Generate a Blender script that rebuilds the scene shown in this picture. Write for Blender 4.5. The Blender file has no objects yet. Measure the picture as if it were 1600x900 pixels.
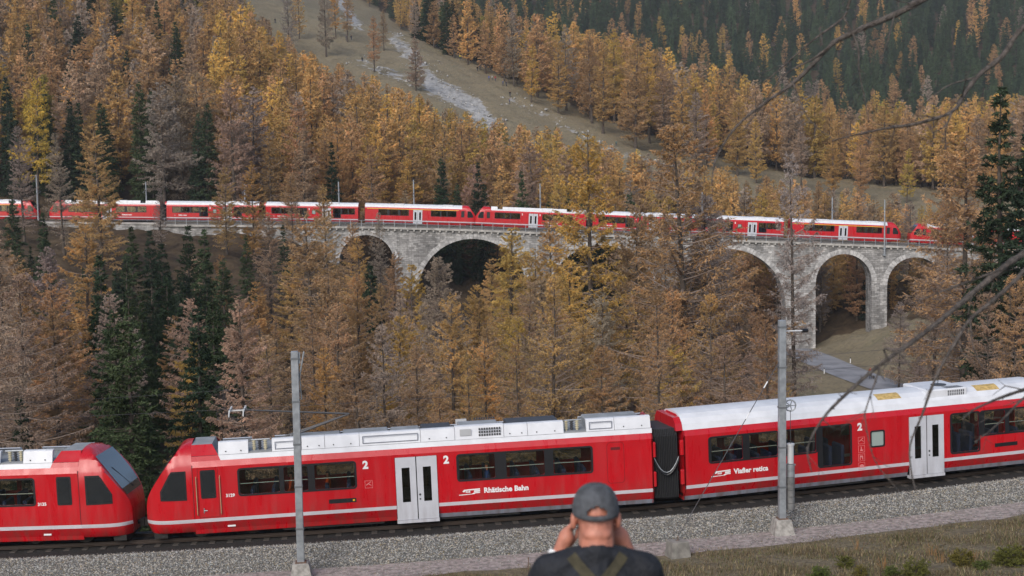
import bpy, bmesh, math, random
import numpy as np
from mathutils import Vector, Matrix, Euler
from mathutils.geometry import tessellate_polygon
rad = math.radians
random.seed(7); rng = np.random.default_rng(7)
S = bpy.context.scene
COL = S.collection
# ------------------------------------------------------------------ camera
FPX, PITCH, ROLL, CZ = 2222.0, rad(5.0), rad(0.97), 14.0
_U0 = np.array([0, math.sin(PITCH), math.cos(PITCH)]); _F = np.array([0, math.cos(PITCH), -math.sin(PITCH)]); _R0 = np.array([1., 0, 0])
_R = math.cos(ROLL)*_R0 - math.sin(ROLL)*_U0; _U = math.sin(ROLL)*_R0 + math.cos(ROLL)*_U0
CAMP = np.array([0, 0, CZ])
cam = bpy.data.cameras.new('camera'); camo = bpy.data.objects.new('camera', cam); COL.objects.link(camo)
camo.matrix_world = Matrix(((_R[0], _U[0], -_F[0], 0), (_R[1], _U[1], -_F[1], 0), (_R[2], _U[2], -_F[2], CZ), (0, 0, 0, 1)))
cam.sensor_width = 36.0; cam.lens = 36.0*FPX/1600; cam.clip_start = 0.2; cam.clip_end = 5000
cam.dof.use_dof = True; cam.dof.focus_distance = 62.0; cam.dof.aperture_fstop = 4.0
S.camera = camo
# ------------------------------------------------------------------ sky, sun, exposure
W = bpy.data.worlds.new('World'); S.world = W; W.use_nodes = True
nt = W.node_tree; bg = nt.nodes['Background']
sky = nt.nodes.new('ShaderNodeTexSky'); sky.sky_type = 'NISHITA'; sky.sun_disc = False
SUN_EL, SUN_AZ = rad(34), rad(202)       # azimuth measured clockwise from +Y: behind the camera, a little to its left
sky.sun_elevation = SUN_EL; sky.sun_rotation = SUN_AZ
sky.air_density = 1.0; sky.dust_density = 4.0; sky.ozone_density = 0.6; sky.altitude = 1400
nt.links.new(sky.outputs[0], bg.inputs[0]); bg.inputs[1].default_value = 0.085
sl = bpy.data.lights.new('sun', 'SUN'); so = bpy.data.objects.new('sun', sl); COL.objects.link(so)
sl.energy = 1.5; sl.angle = rad(40); sl.color = (1.0, 0.95, 0.88)
_d = Vector((math.sin(SUN_AZ)*math.cos(SUN_EL), math.cos(SUN_AZ)*math.cos(SUN_EL), math.sin(SUN_EL)))
so.rotation_euler = _d.to_track_quat('Z', 'Y').to_euler()
S.view_settings.view_transform = 'Standard'; S.view_settings.look = 'None'; S.view_settings.gamma = 1.0
S.view_settings.exposure = 0.85
S.render.engine = 'CYCLES'; S.cycles.max_bounces = 6; S.cycles.diffuse_bounces = 4; S.cycles.glossy_bounces = 2
S.cycles.transmission_bounces = 3; S.cycles.transparent_max_bounces = 8; S.cycles.caustics_reflective = False; S.cycles.caustics_refractive = False
S.cycles.use_denoising = True; S.cycles.volume_bounces = 0
try: S.cycles.denoiser = 'OPENIMAGEDENOISE'
except Exception: pass
S.cycles.use_adaptive_sampling = True; S.cycles.adaptive_threshold = 0.015

def P(u, v, d):
    """world point that lies d metres along the view axis, seen at pixel (u, v) of the 1600 px photograph"""
    return CAMP + d*(_F + _R*(u-800)/FPX + _U*(450-v)/FPX)
def proj(X):
    q = np.asarray(X, float) - CAMP; z = q@_F
    return 800+FPX*(q@_R)/z, 450-FPX*(q@_U)/z, z

# ------------------------------------------------------------------ materials
MATS = {}
def mat(name, col, rough=0.6, metal=0.0, noise=0.0, nscale=8.0, coat=0.0, spec=0.5, bump=0.0, bscale=40.0, col2=None):
    if name in MATS: return MATS[name]
    m = bpy.data.materials.new(name); m.use_nodes = True; MATS[name] = m
    n = m.node_tree; b = n.nodes['Principled BSDF']
    b.inputs['Roughness'].default_value = rough; b.inputs['Metallic'].default_value = metal
    b.inputs['Specular IOR Level'].default_value = spec
    if coat: b.inputs['Coat Weight'].default_value = coat; b.inputs['Coat Roughness'].default_value = 0.12
    b.inputs['Base Color'].default_value = (*col, 1)
    tc = n.nodes.new('ShaderNodeTexCoord')
    if noise or col2:
        t = n.nodes.new('ShaderNodeTexNoise'); t.inputs['Scale'].default_value = nscale; t.inputs['Detail'].default_value = 6
        n.links.new(tc.outputs['Object'], t.inputs['Vector'])
        r = n.nodes.new('ShaderNodeValToRGB'); n.links.new(t.outputs['Fac'], r.inputs[0])
        c2 = col2 or tuple(c*(1-noise) for c in col)
        r.color_ramp.elements[0].position = 0.35; r.color_ramp.elements[1].position = 0.65
        r.color_ramp.elements[0].color = (*c2, 1); r.color_ramp.elements[1].color = (*[min(1, c*(1+noise*.5)) for c in col], 1)
        n.links.new(r.outputs[0], b.inputs['Base Color'])
    if bump:
        t2 = n.nodes.new('ShaderNodeTexNoise'); t2.inputs['Scale'].default_value = bscale; t2.inputs['Detail'].default_value = 4
        n.links.new(tc.outputs['Object'], t2.inputs['Vector'])
        bp = n.nodes.new('ShaderNodeBump'); bp.inputs['Strength'].default_value = bump; bp.inputs['Distance'].default_value = 0.05
        n.links.new(t2.outputs['Fac'], bp.inputs['Height']); n.links.new(bp.outputs[0], b.inputs['Normal'])
    return m

def glass(name, tint, gloss=0.1):
    m = bpy.data.materials.new(name); m.use_nodes = True; MATS[name] = m
    n = m.node_tree; n.nodes.clear()
    o = n.nodes.new('ShaderNodeOutputMaterial'); t = n.nodes.new('ShaderNodeBsdfTransparent'); t.inputs[0].default_value = (*tint, 1)
    g = n.nodes.new('ShaderNodeBsdfGlossy'); g.inputs['Roughness'].default_value = 0.03; g.inputs[0].default_value = (.9, .95, 1, 1)
    fr = n.nodes.new('ShaderNodeLayerWeight'); fr.inputs[0].default_value = 0.25
    mm = n.nodes.new('ShaderNodeMath'); mm.operation = 'MULTIPLY_ADD'; mm.inputs[1].default_value = 0.6; mm.inputs[2].default_value = gloss
    n.links.new(fr.outputs['Fresnel'], mm.inputs[0])
    mx = n.nodes.new('ShaderNodeMixShader'); n.links.new(mm.outputs[0], mx.inputs[0]); n.links.new(t.outputs[0], mx.inputs[1]); n.links.new(g.outputs[0], mx.inputs[2])
    n.links.new(mx.outputs[0], o.inputs[0]); return m

def obj_color_mat(name, noise=0.35, nscale=0.6, transl=0.25, rough=0.8, attr=False, sat_dark=0.55):
    """foliage or cloth whose colour is set on each object (or stored per tree in a colour attribute)"""
    m = bpy.data.materials.new(name); m.use_nodes = True; MATS[name] = m
    n = m.node_tree; n.nodes.clear()
    o = n.nodes.new('ShaderNodeOutputMaterial')
    if attr:
        oi = n.nodes.new('ShaderNodeAttribute'); oi.attribute_name = 'tint'; oi.attribute_type = 'INSTANCER' if attr == 'inst' else 'GEOMETRY'; src = oi.outputs['Color']
    else:
        oi = n.nodes.new('ShaderNodeObjectInfo'); src = oi.outputs['Color']
    tc = n.nodes.new('ShaderNodeNewGeometry')
    t = n.nodes.new('ShaderNodeTexNoise'); t.inputs['Scale'].default_value = nscale; t.inputs['Detail'].default_value = 3
    n.links.new(tc.outputs['Position'], t.inputs['Vector'])
    mr = n.nodes.new('ShaderNodeMapRange'); mr.inputs[1].default_value = .3; mr.inputs[2].default_value = .7; mr.inputs[3].default_value = 1-noise; mr.inputs[4].default_value = 1+noise
    n.links.new(t.outputs['Fac'], mr.inputs[0])
    mu = n.nodes.new('ShaderNodeVectorMath'); mu.operation = 'SCALE'
    n.links.new(src, mu.inputs[0]); n.links.new(mr.outputs[0], mu.inputs['Scale'])
    df = n.nodes.new('ShaderNodeBsdfDiffuse'); n.links.new(mu.outputs[0], df.inputs[0])
    if transl:
        tr = n.nodes.new('ShaderNodeBsdfTranslucent'); n.links.new(mu.outputs[0], tr.inputs[0])
        mx = n.nodes.new('ShaderNodeMixShader'); mx.inputs[0].default_value = transl
        n.links.new(df.outputs[0], mx.inputs[1]); n.links.new(tr.outputs[0], mx.inputs[2]); n.links.new(mx.outputs[0], o.inputs[0])
    else: n.links.new(df.outputs[0], o.inputs[0])
    return m

RED = mat('train_red', (0.50, 0.006, 0.013), 0.30, coat=0.3, noise=0.05, nscale=1.5)
def grime(m, amount=.5):
    """brake dust and road dirt: brown film that thickens in streaks low on the body"""
    n = m.node_tree; b = n.nodes['Principled BSDF']; src = b.inputs['Base Color'].links[0].from_socket; tc = n.nodes.new('ShaderNodeTexCoord'); sp = n.nodes.new('ShaderNodeSeparateXYZ'); n.links.new(tc.outputs['Object'], sp.inputs[0])
    mp = n.nodes.new('ShaderNodeMapping'); mp.inputs['Scale'].default_value = (2.2, 2.2, .35); n.links.new(tc.outputs['Object'], mp.inputs[0]); t = n.nodes.new('ShaderNodeTexNoise'); t.inputs['Scale'].default_value = 1.6; t.inputs['Detail'].default_value = 7; n.links.new(mp.outputs[0], t.inputs['Vector'])
    r = n.nodes.new('ShaderNodeMapRange'); r.inputs[1].default_value = 1.5; r.inputs[2].default_value = .2; r.inputs[3].default_value = .06; r.inputs[4].default_value = amount; n.links.new(sp.outputs[2], r.inputs[0])
    q = n.nodes.new('ShaderNodeMapRange'); q.inputs[1].default_value = .38; q.inputs[2].default_value = .68; n.links.new(t.outputs['Fac'], q.inputs[0])
    f = n.nodes.new('ShaderNodeMath'); f.operation = 'MULTIPLY'; n.links.new(r.outputs[0], f.inputs[0]); n.links.new(q.outputs[0], f.inputs[1])
    mx = n.nodes.new('ShaderNodeMix'); mx.data_type = 'RGBA'; mx.inputs[7].default_value = (.10, .055, .04, 1); n.links.new(f.outputs[0], mx.inputs[0]); n.links.new(src, mx.inputs[6]); n.links.new(mx.outputs[2], b.inputs['Base Color'])
    rr = n.nodes.new('ShaderNodeMapRange'); rr.inputs[3].default_value = .26; rr.inputs[4].default_value = .5; n.links.new(q.outputs[0], rr.inputs[0]); n.links.new(rr.outputs[0], b.inputs['Roughness'])
grime(RED, .6)
WHITE = mat('train_white', (0.69, 0.70, 0.73), 0.4, noise=0.08, nscale=2)
STRIPE = mat('stripe_pale', (0.52, 0.49, 0.52), 0.4, noise=0.06, nscale=3)
DOORW = mat('door_silver', (0.54, 0.55, 0.59), 0.38, noise=0.06, nscale=2)
grime(DOORW, .35)
GREYS = mat('skirt_grey', (0.21, 0.225, 0.27), 0.5, noise=0.1, nscale=3)
grime(GREYS, .7)
BLACK = mat('rubber_black', (0.012, 0.012, 0.014), 0.45)
UNDER = mat('underframe_black', (0.015, 0.014, 0.013), 0.7)
ROOFG = mat('roof_grey', (0.30, 0.31, 0.32), 0.6, noise=0.2, nscale=2)
DARKG = mat('equipment_dark', (0.05, 0.05, 0.055), 0.5)
STEEL = mat('galvanised_steel', (0.33, 0.35, 0.37), 0.45, 0.35, noise=0.2, nscale=5)
CONC = mat('concrete', (0.36, 0.34, 0.31), 0.9, noise=0.35, nscale=6, bump=0.3, bscale=25)
CONCD = mat('concrete_weathered', (0.24, 0.225, 0.20), 0.9, noise=0.35, nscale=2.5, bump=0.25, bscale=12)
LETTER = mat('lettering_white', (0.78, 0.78, 0.78), 0.5)
YELL = mat('class_yellow', (0.75, 0.42, 0.02), 0.5)
INSUL = mat('insulator', (0.55, 0.5, 0.35), 0.3)
INTER = mat('interior_panel', (0.5, 0.5, 0.48), 0.7)
SEATM = mat('seat_blue', (0.03, 0.045, 0.13), 0.8)
RAILM = mat('rail_steel', (0.22, 0.19, 0.17), 0.35, 0.7)
WOODT = mat('sleeper_timber', (0.06, 0.05, 0.042), 0.85, noise=0.4, nscale=10)
GLASS = glass('window_glass', (0.80, 0.82, 0.78), 0.05)
GLASSD = glass('cab_glass', (0.42, 0.44, 0.42), 0.07)
WSCR = mat('windscreen_dark', (0.02, 0.023, 0.026), 0.06, spec=0.8, coat=0.6)

# ------------------------------------------------------------------ mesh helpers
class MB:
    """collects verts, faces and material slots; build() links them as ONE mesh object"""
    def __init__(s): s.v = []; s.f = []; s.m = []
    def add(s, vs, fs, mi=0):
        o = len(s.v); s.v += [tuple(map(float, p)) for p in vs]; s.f += [tuple(i+o for i in q) for q in fs]; s.m += [mi]*len(fs); return s
    def box(s, a, b, mi=0, M=None):
        x0, y0, z0 = a; x1, y1, z1 = b
        vs = [(x0,y0,z0),(x1,y0,z0),(x1,y1,z0),(x0,y1,z0),(x0,y0,z1),(x1,y0,z1),(x1,y1,z1),(x0,y1,z1)]
        if M is not None: vs = [tuple(M @ Vector(p)) for p in vs]
        return s.add(vs, [(0,3,2,1),(4,5,6,7),(0,1,5,4),(1,2,6,5),(2,3,7,6),(3,0,4,7)], mi)
    def bbox(s, a, b, c=0.02, mi=0):
        """box with chamfered vertical and top edges"""
        x0, y0, z0 = a; x1, y1, z1 = b
        def ring(i, z): return [(x0+i,y0+c,z),(x0+c,y0+i,z),(x1-c,y0+i,z),(x1-i,y0+c,z),(x1-i,y1-c,z),(x1-c,y1-i,z),(x0+c,y1-i,z),(x0+i,y1-c,z)]
        vs = ring(0, z0)+ring(0, z1-c)+ring(c*.9, z1)
        fs = [tuple(range(7, -1, -1)), tuple(range(16, 24))]
        for k in (0, 8): fs += [(k+i, k+(i+1)%8, k+8+(i+1)%8, k+8+i) for i in range(8)]
        return s.add(vs, fs, mi)
    def tube(s, pts, r, n=6, mi=0, cap=True):
        pts = [Vector(p) for p in pts]; k = len(pts)
        rs = r if hasattr(r, '__len__') else [r]*k
        vs = []; ref = Vector((0, 0, 1))
        for i, p in enumerate(pts):
            d = (pts[min(i+1, k-1)]-pts[max(i-1, 0)]).normalized()
            a = d.cross(ref if abs(d.z) < .95 else Vector((1, 0, 0))).normalized(); b = d.cross(a)
            vs += [p+(a*math.cos(2*math.pi*j/n)+b*math.sin(2*math.pi*j/n))*rs[i] for j in range(n)]
        fs = [(i*n+j, i*n+(j+1) % n, (i+1)*n+(j+1) % n, (i+1)*n+j) for i in range(k-1) for j in range(n)]
        if cap: fs += [tuple(range(n-1, -1, -1)), tuple((k-1)*n+j for j in range(n))]
        return s.add(vs, fs, mi)
    def panel(s, outer, holes, fn, t, mi=0):
        """flat sheet of thickness t with holes; outer and holes in 2-D, fn(a, b, depth) -> 3-D"""
        loops = [outer]+list(holes)
        tris = tessellate_polygon([[Vector((p[0], p[1], 0)) for p in l] for l in loops])
        flat = [p for l in loops for p in l]; n = len(flat)
        vs = [fn(p[0], p[1], 0) for p in flat]+[fn(p[0], p[1], t) for p in flat]
        fs = [tuple(q) for q in tris]+[tuple(i+n for i in reversed(q)) for q in tris]
        o = 0
        for l in loops:
            k = len(l); fs += [(o+i, o+(i+1) % k, n+o+(i+1) % k, n+o+i) for i in range(k)]; o += k
        return s.add(vs, fs, mi)
    def mesh(s, name, mats):
        me = bpy.data.meshes.new(name); me.from_pydata(s.v, [], s.f)
        for m in mats: me.materials.append(m)
        if len(mats) > 1: me.polygons.foreach_set('material_index', s.m)
        me.update(); return me
    def build(s, name, mats, parent=None, smooth=False, fix=True):
        if not isinstance(mats, (list, tuple)): mats = [mats]
        me = s.mesh(name, mats)
        if fix:
            bm = bmesh.new(); bm.from_mesh(me); bmesh.ops.recalc_face_normals(bm, faces=bm.faces); bm.to_mesh(me); bm.free()
        if smooth: me.polygons.foreach_set('use_smooth', [True]*len(me.polygons))
        if smooth == 'angle': me.set_sharp_from_angle(angle=rad(32))
        return link(name, me, parent)
def link(name, data, parent=None):
    o = bpy.data.objects.new(name, data); COL.objects.link(o)
    if parent is not None: o.parent = parent
    return o
def tag(o, label=None, cat=None, group=None, kind=None):
    if label: o['label'] = label
    if cat: o['category'] = cat
    if group: o['group'] = group
    if kind: o['kind'] = kind
    return o
def empty(name, loc=(0, 0, 0), rz=0.0):
    o = bpy.data.objects.new(name, None); COL.objects.link(o); o.empty_display_size = .2
    o.location = Vector([float(c) for c in loc]); o.rotation_euler = (0, 0, rz); return o
def copy_tree(o, parent=None, keep=None):
    c = o.copy(); COL.objects.link(c); c.parent = parent
    for ch in KIDS.get(o.name, ()):
        if keep is None or ch.name.split('.')[0] in keep: copy_tree(ch, c, keep)
    return c
KIDS = {}
def index_kids():
    KIDS.clear()
    for o in COL.objects:
        if o.parent is not None: KIDS.setdefault(o.parent.name, []).append(o)
def np_mesh(name, V, F, mats, mi=None, smooth=False):
    """fast triangle mesh from arrays"""
    me = bpy.data.meshes.new(name); V = np.asarray(V, np.float32); F = np.asarray(F, np.int32); k = F.shape[1]
    me.vertices.add(len(V)); me.vertices.foreach_set('co', V.ravel())
    me.loops.add(F.size); me.loops.foreach_set('vertex_index', F.ravel())
    me.polygons.add(len(F)); me.polygons.foreach_set('loop_start', np.arange(0, F.size, k, dtype=np.int32))
    for m in mats: me.materials.append(m)
    if mi is not None: me.polygons.foreach_set('material_index', np.asarray(mi, np.int32))
    if smooth: me.polygons.foreach_set('use_smooth', np.ones(len(F), bool))
    me.update(calc_edges=True); return me
def rrect(x0, z0, x1, z1, r=0.1, n=3):
    pts = []
    for cx, cz, a0 in ((x1-r, z1-r, 0), (x0+r, z1-r, 90), (x0+r, z0+r, 180), (x1-r, z0+r, 270)):
        for i in range(n+1):
            a = rad(a0+90*i/n); pts.append((cx+r*math.cos(a), cz+r*math.sin(a)))
    return pts
ORD = 'first second third fourth fifth sixth seventh eighth ninth tenth eleventh twelfth thirteenth fourteenth fifteenth sixteenth seventeenth eighteenth nineteenth twentieth'.split()
def ordinal(i):
    if i < 20: return ORD[i]
    t, u = divmod(i+1, 10); tens = ['', '', 'twent', 'thirt', 'fort', 'fift', 'sixt', 'sevent', 'eight', 'ninet'][t]
    return tens+'ieth' if u == 0 else tens+'y-'+ORD[u-1]
# ------------------------------------------------------------------ the near railway: centre line on a curve of about 130 m radius
GRADE = 0.025
_ss = np.arange(-90, 110.01, 0.5); _th = np.radians(6.3+0.44*np.clip(_ss, -55, 60))
_tx = np.concatenate([[0], np.cumsum(np.cos((_th[1:]+_th[:-1])/2)*.5)]); _ty = np.concatenate([[0], np.cumsum(np.sin((_th[1:]+_th[:-1])/2)*.5)])
_i0 = int(np.argmin(abs(_ss))); _tx += -4.47-_tx[_i0]; _ty += 55.98-_ty[_i0]; _tz = -0.21+GRADE*_ss
def track(s, lat=0.0, dz=0.0):
    """point lat metres to the far side of the track's centre line at arc length s, dz above the rail"""
    x, y, z, t = (np.interp(s, _ss, a) for a in (_tx, _ty, _tz, _th))
    return np.array([x-lat*np.sin(t), y+lat*np.cos(t), z+dz])
def heading(s): return float(np.interp(s, _ss, _th))
# ------------------------------------------------------------------ far railway on the viaduct: deck line taken at 256 m
VD = 256.0
_dk = np.array([P(u, v, VD) for u, v in ((-250, 343), (-60, 344), (100, 345), (400, 347.5), (600, 350), (735, 354), (1000, 364.5), (1232, 373.5), (1400, 380), (1600, 388), (1800, 396))])
def zdeck(x): return np.interp(x, _dk[:, 0], _dk[:, 2])
VY = float(_dk[5, 1])
# ------------------------------------------------------------------ terrain
ctrl = [(-90, -10, 9), (0, -10, 13.2), (90, -10, 16), (0, 0, 12.3), (0, 5.5, 10.95), (-4, 5.5, 10.8), (5, 5.5, 11.0), (-60, 20, 3.5), (0, 20, 5.8), (60, 22, 7), (0, 32, 2.2), (-30, 30, 2.0), (30, 34, 2.2)]
for s in range(-70, 91, 8):
    for lat, dz in ((-5, -.86), (-9, -.80), (-13, -.55), (4, -.95), (9, -2.6)):
        p = track(s, lat, dz); ctrl.append(tuple(p))
ctrl += [(-70, 90, -3.5), (-35, 90, -7), (0, 90, -9), (40, 95, -9), (90, 95, -4), (-80, 130, -3), (-40, 130, -9), (0, 130, -14), (45, 135, -15), (100, 130, -8),
         (-90, 180, 0), (-45, 180, -8), (0, 180, -17), (40, 185, -19), (110, 180, -8), (-90, 225, 3), (-50, 225, -1.5), (-50, 240, 0), (-25, 225, -9), (5, 225, -17), (30, 230, -19)]
ROAD = [P(u, v, d) for u, v, d in ((1215, 540, 268), (1240, 547, 252), (1268, 557, 240), (1296, 570, 229), (1340, 588, 217), (1400, 609, 207), (1480, 634, 196), (1600, 672, 182), (1760, 720, 168))]
ctrl += [tuple(p) for p in ROAD]
ctrl += [tuple(P(1330, 556, 236)), tuple(P(1400, 520, 238)), tuple(P(1450, 540, 214)), tuple(P(1560, 545, 205)), tuple(P(1600, 500, 225)), (130, 240, 2), (180, 240, 14)]
ctrl += [(-300, 250, 30), (-170, 250, 7), (-77, 256, 4.2), (-77, 266, 6), (-46, 253, 1.5), (-36, 252, -1), (-46, 268, 3.5), (-20, 258, -8), (10, 260, -14), (30, 262, -17), (75, 262, -14), (100, 262, -8),
         (-100, 350, 30), (-37, 370, 24), (42, 350, 4), (80, 310, -7), (150, 330, 6), (160, 450, 10), (-173, 480, 68), (-96, 560, 80), (-37, 520, 61), (42, 470, 31), (111, 440, 4.5), (75, 450, 16), (20, 400, 20),
         (200, 500, 14), (240, 300, 24), (-37, 640, 64), (42, 590, 30), (111, 540, 4), (42, 700, 26), (150, 700, 12), (-100, 700, 96), (-260, 700, 160), (-200, 600, 118), (-280, 400, 85),
         (0, 900, 100), (150, 900, 76), (320, 900, 85), (0, 1100, 180), (300, 1100, 160), (0, 1450, 330), (450, 1450, 320), (-400, 1450, 380), (-300, 1000, 240), (420, 700, 50), (420, 500, 44), (700, 1450, 330), (-700, 1450, 420), (-600, 600, 200), (700, 600, 120), (-500, 200, 60), (500, 150, 50), (0, -120, 30), (-300, -50, 10), (300, -50, 30)]
ctrl = np.array(ctrl, float); _c = ctrl[:, :2]
_A = np.sqrt(((_c[:, None]-_c[None])**2).sum(-1)); _n = len(_c)
_M = np.zeros((_n+3, _n+3)); _M[:_n, :_n] = _A; _M[:_n, _n] = 1; _M[:_n, _n+1:] = _c; _M[_n, :_n] = 1; _M[_n+1:, :_n] = _c.T
_w = np.linalg.solve(_M+np.diag([-0.02]*_n+[0]*3), np.concatenate([ctrl[:, 2], [0, 0, 0]]))
_trk = np.stack([_tx, _ty], 1)
def lateral(Q):
    """signed distance from the near track and arc length, for points Q (n, 2)"""
    d = ((Q[:, None]-_trk[None, ::2])**2).sum(-1); k = d.argmin(1)*2
    t = _th[k]; dx = Q[:, 0]-_tx[k]; dy = Q[:, 1]-_ty[k]
    return -dx*np.sin(t)+dy*np.cos(t), _ss[k]+dx*np.cos(t)+dy*np.sin(t)
def hnoise(Q):
    x, y = Q[:, 0], Q[:, 1]
    return (np.sin(x*.21+1.3*np.sin(y*.13))*np.cos(y*.17+x*.05)+.5*np.sin(x*.53+y*.41)+.35*np.sin(x*1.1-y*.9+2))
def ground(Q):
    Q = np.atleast_2d(np.asarray(Q, float))[:, :2]; out = np.empty(len(Q))
    for a in range(0, len(Q), 4000):
        q = Q[a:a+4000]; d = np.sqrt(((q[:, None]-_c[None])**2).sum(-1)); z = d@_w[:_n]+_w[_n]+q@_w[_n+1:]
        far = np.clip((q[:, 1]-70)/150, 0, 1); z += hnoise(q)*(.05+.75*far)*np.clip(1.0, 0, 1)
        nr = (q[:, 1] < 120) & (q[:, 1] > 15)
        if nr.any():
            l, s = lateral(q[nr]); zb = np.interp(s, _ss, _tz)-.86+np.clip(-l-5, 0, 30)*.02
            w = np.clip(np.minimum((l+8.0)/2.5, (5.2-l)/2.0), 0, 1); w = w*w*(3-2*w); z[nr] = z[nr]*(1-w)+zb*w
        out[a:a+4000] = z
    return out
_rd = np.array(ROAD)
def road_dist(Q):
    Q = np.asarray(Q)[:, :2]; best = np.full(len(Q), 1e9); zz = np.zeros(len(Q))
    for a, b in zip(_rd[:-1], _rd[1:]):
        d = b[:2]-a[:2]; t = np.clip(((Q-a[:2])@d)/(d@d), 0, 1); e = np.linalg.norm(Q-(a[:2]+t[:, None]*d), axis=1); m = e < best
        best[m] = e[m]; zz[m] = (a[2]+t*(b[2]-a[2]))[m]
    return best, zz
def ground_r(Q):
    Q = np.atleast_2d(np.asarray(Q, float))[:, :2]; z = ground(Q); d, zr = road_dist(Q); w = np.clip((9-d)/4.5, 0, 1)
    return z*(1-w)+(zr-.06)*w
def gz(x, y): return float(ground_r([(x, y)])[0])

ys = np.concatenate([np.arange(-120, 0, 12), np.arange(0, 36, 2.0), np.arange(36, 72, .7), np.arange(72, 130, 2), np.arange(130, 290, 2.5), np.arange(290, 620, 5), np.arange(620, 1500, 14)])
ts = np.linspace(-1, 1, 260)
GX = np.array([(ts*np.abs(ts)**.35)*(70+max(y, 0)*.62+max(-y, 0)) for y in ys]); GY = np.repeat(ys[:, None], len(ts), 1)
GQ = np.stack([GX.ravel(), GY.ravel()], 1); GZ = ground_r(GQ)
nr_, nc_ = GX.shape; ii = (np.arange(nr_-1)[:, None]*nc_+np.arange(nc_-1)[None]).ravel()
me = np_mesh('terrain', np.column_stack([GQ, GZ]), np.stack([ii, ii+1, ii+nc_+1, ii+nc_], 1), [], smooth=True)
# what grows on it: r = meadow, g = scree, b = dry near grass; the rest is forest litter
qc = np.column_stack([GQ, GZ])-CAMP; zc = np.maximum(qc@_F, 1e-3); UU = 800+FPX*(qc@_R)/zc; VV = 450-FPX*(qc@_U)/zc
LOWU = [-200, 330, 380, 450, 500, 560, 620, 700, 780, 860, 950, 1000, 1060, 1100, 1200, 1450, 1650, 1900]
LOWV = [-900, -120, -10, 55, 88, 112, 135, 170, 188, 200, 222, 236, 246, 254, 276, 312, 322, 330]
UPU = [400, 480, 520, 610, 680, 850, 930, 1000, 1050, 1200, 1450, 1600, 1900]
UPV = [-200, -100, -25, 38, 80, 156, 194, 212, 240, 272, 302, 314, 324]
col = np.zeros((len(GQ), 4), np.float32); col[:, 3] = 1
far = GQ[:, 1] > 285
mead = far & (VV > np.interp(UU, UPU, UPV)-12) & (UU > 330); col[mead, 0] = 1
def near_line(pts, w):
    d = np.full(len(UU), 1e9)
    for a, b in zip(pts[:-1], pts[1:]):
        a = np.array(a, float); b = np.array(b, float); e = b-a; q = np.stack([UU, VV], 1); t = np.clip(((q-a)@e)/(e@e), 0, 1); d = np.minimum(d, np.linalg.norm(q-(a+t[:, None]*e), axis=1))
    return np.clip(1.35-d/w, 0, 1)
sc = np.maximum(.85*near_line([(510, -25), (545, 22), (560, 40)], 8), .58*near_line([(618, 62), (645, 92), (672, 122)], 15))
sc = np.maximum(sc, .95*near_line([(672, 130), (705, 148), (738, 165), (762, 192)], 15)); sc = np.maximum(sc, .52*near_line([(560, 95), (640, 125)], 10))
sc = np.maximum(sc, .5*near_line([(790, 150), (860, 185), (960, 238), (1060, 262)], 5)); sc = np.maximum(sc, .62*near_line([(955, 232), (985, 246)], 6))
col[:, 1] = np.where(far, sc, 0)
lat_, s_ = np.zeros(len(GQ)), np.zeros(len(GQ)); nm = (GQ[:, 1] < 120) & (GQ[:, 1] > -20); lat_[nm], s_[nm] = lateral(GQ[nm])
col[:, 2] = np.where(GQ[:, 1] < 20, 1, np.where(nm & (lat_ < 3.0), 1, 0))
rdist, _ = road_dist(GQ); g = np.clip((26-rdist)/8, 0, 1); col[:, 0] = np.maximum(col[:, 0], np.where((GQ[:, 1] > 150) & (GQ[:, 1] < 262), g, 0))
ca = me.color_attributes.new('cover', 'FLOAT_COLOR', 'POINT'); ca.data.foreach_set('color', col.ravel())
TM = bpy.data.materials.new('terrain'); TM.use_nodes = True; n = TM.node_tree; b = n.nodes['Principled BSDF']; b.inputs['Roughness'].default_value = 0.95; b.inputs['Specular IOR Level'].default_value = .15
vc = n.nodes.new('ShaderNodeVertexColor'); vc.layer_name = 'cover'; sp = n.nodes.new('ShaderNodeSeparateColor'); n.links.new(vc.outputs[0], sp.inputs[0])
geo = n.nodes.new('ShaderNodeNewGeometry')
def ramp(scale, c0, c1, c2, p=(.32, .5, .68), detail=8):
    t = n.nodes.new('ShaderNodeTexNoise'); t.inputs['Scale'].default_value = scale; t.inputs['Detail'].default_value = detail; t.inputs['Roughness'].default_value = .65; n.links.new(geo.outputs['Position'], t.inputs['Vector'])
    r = n.nodes.new('ShaderNodeValToRGB'); e = r.color_ramp.elements; e[0].position = p[0]; e[0].color = (*c0, 1); e[1].position = p[2]; e[1].color = (*c2, 1); x = e.new(p[1]); x.color = (*c1, 1)
    n.links.new(t.outputs['Fac'], r.inputs[0]); return r.outputs[0]
litter = ramp(.35, (.035, .026, .018), (.075, .052, .032), (.12, .085, .05))
meadow = ramp(.12, (.15, .125, .08), (.26, .215, .14), (.18, .165, .10))
scree = ramp(.5, (.20, .195, .185), (.36, .35, .34), (.46, .45, .44))
grass = ramp(.9, (.11, .085, .055), (.17, .14, .09), (.12, .115, .06))
def mixc(f, a, bb):
    m = n.nodes.new('ShaderNodeMix'); m.data_type = 'RGBA'; n.links.new(f, m.inputs[0]); n.links.new(a, m.inputs[6]); n.links.new(bb, m.inputs[7]); return m.outputs[2]
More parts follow.
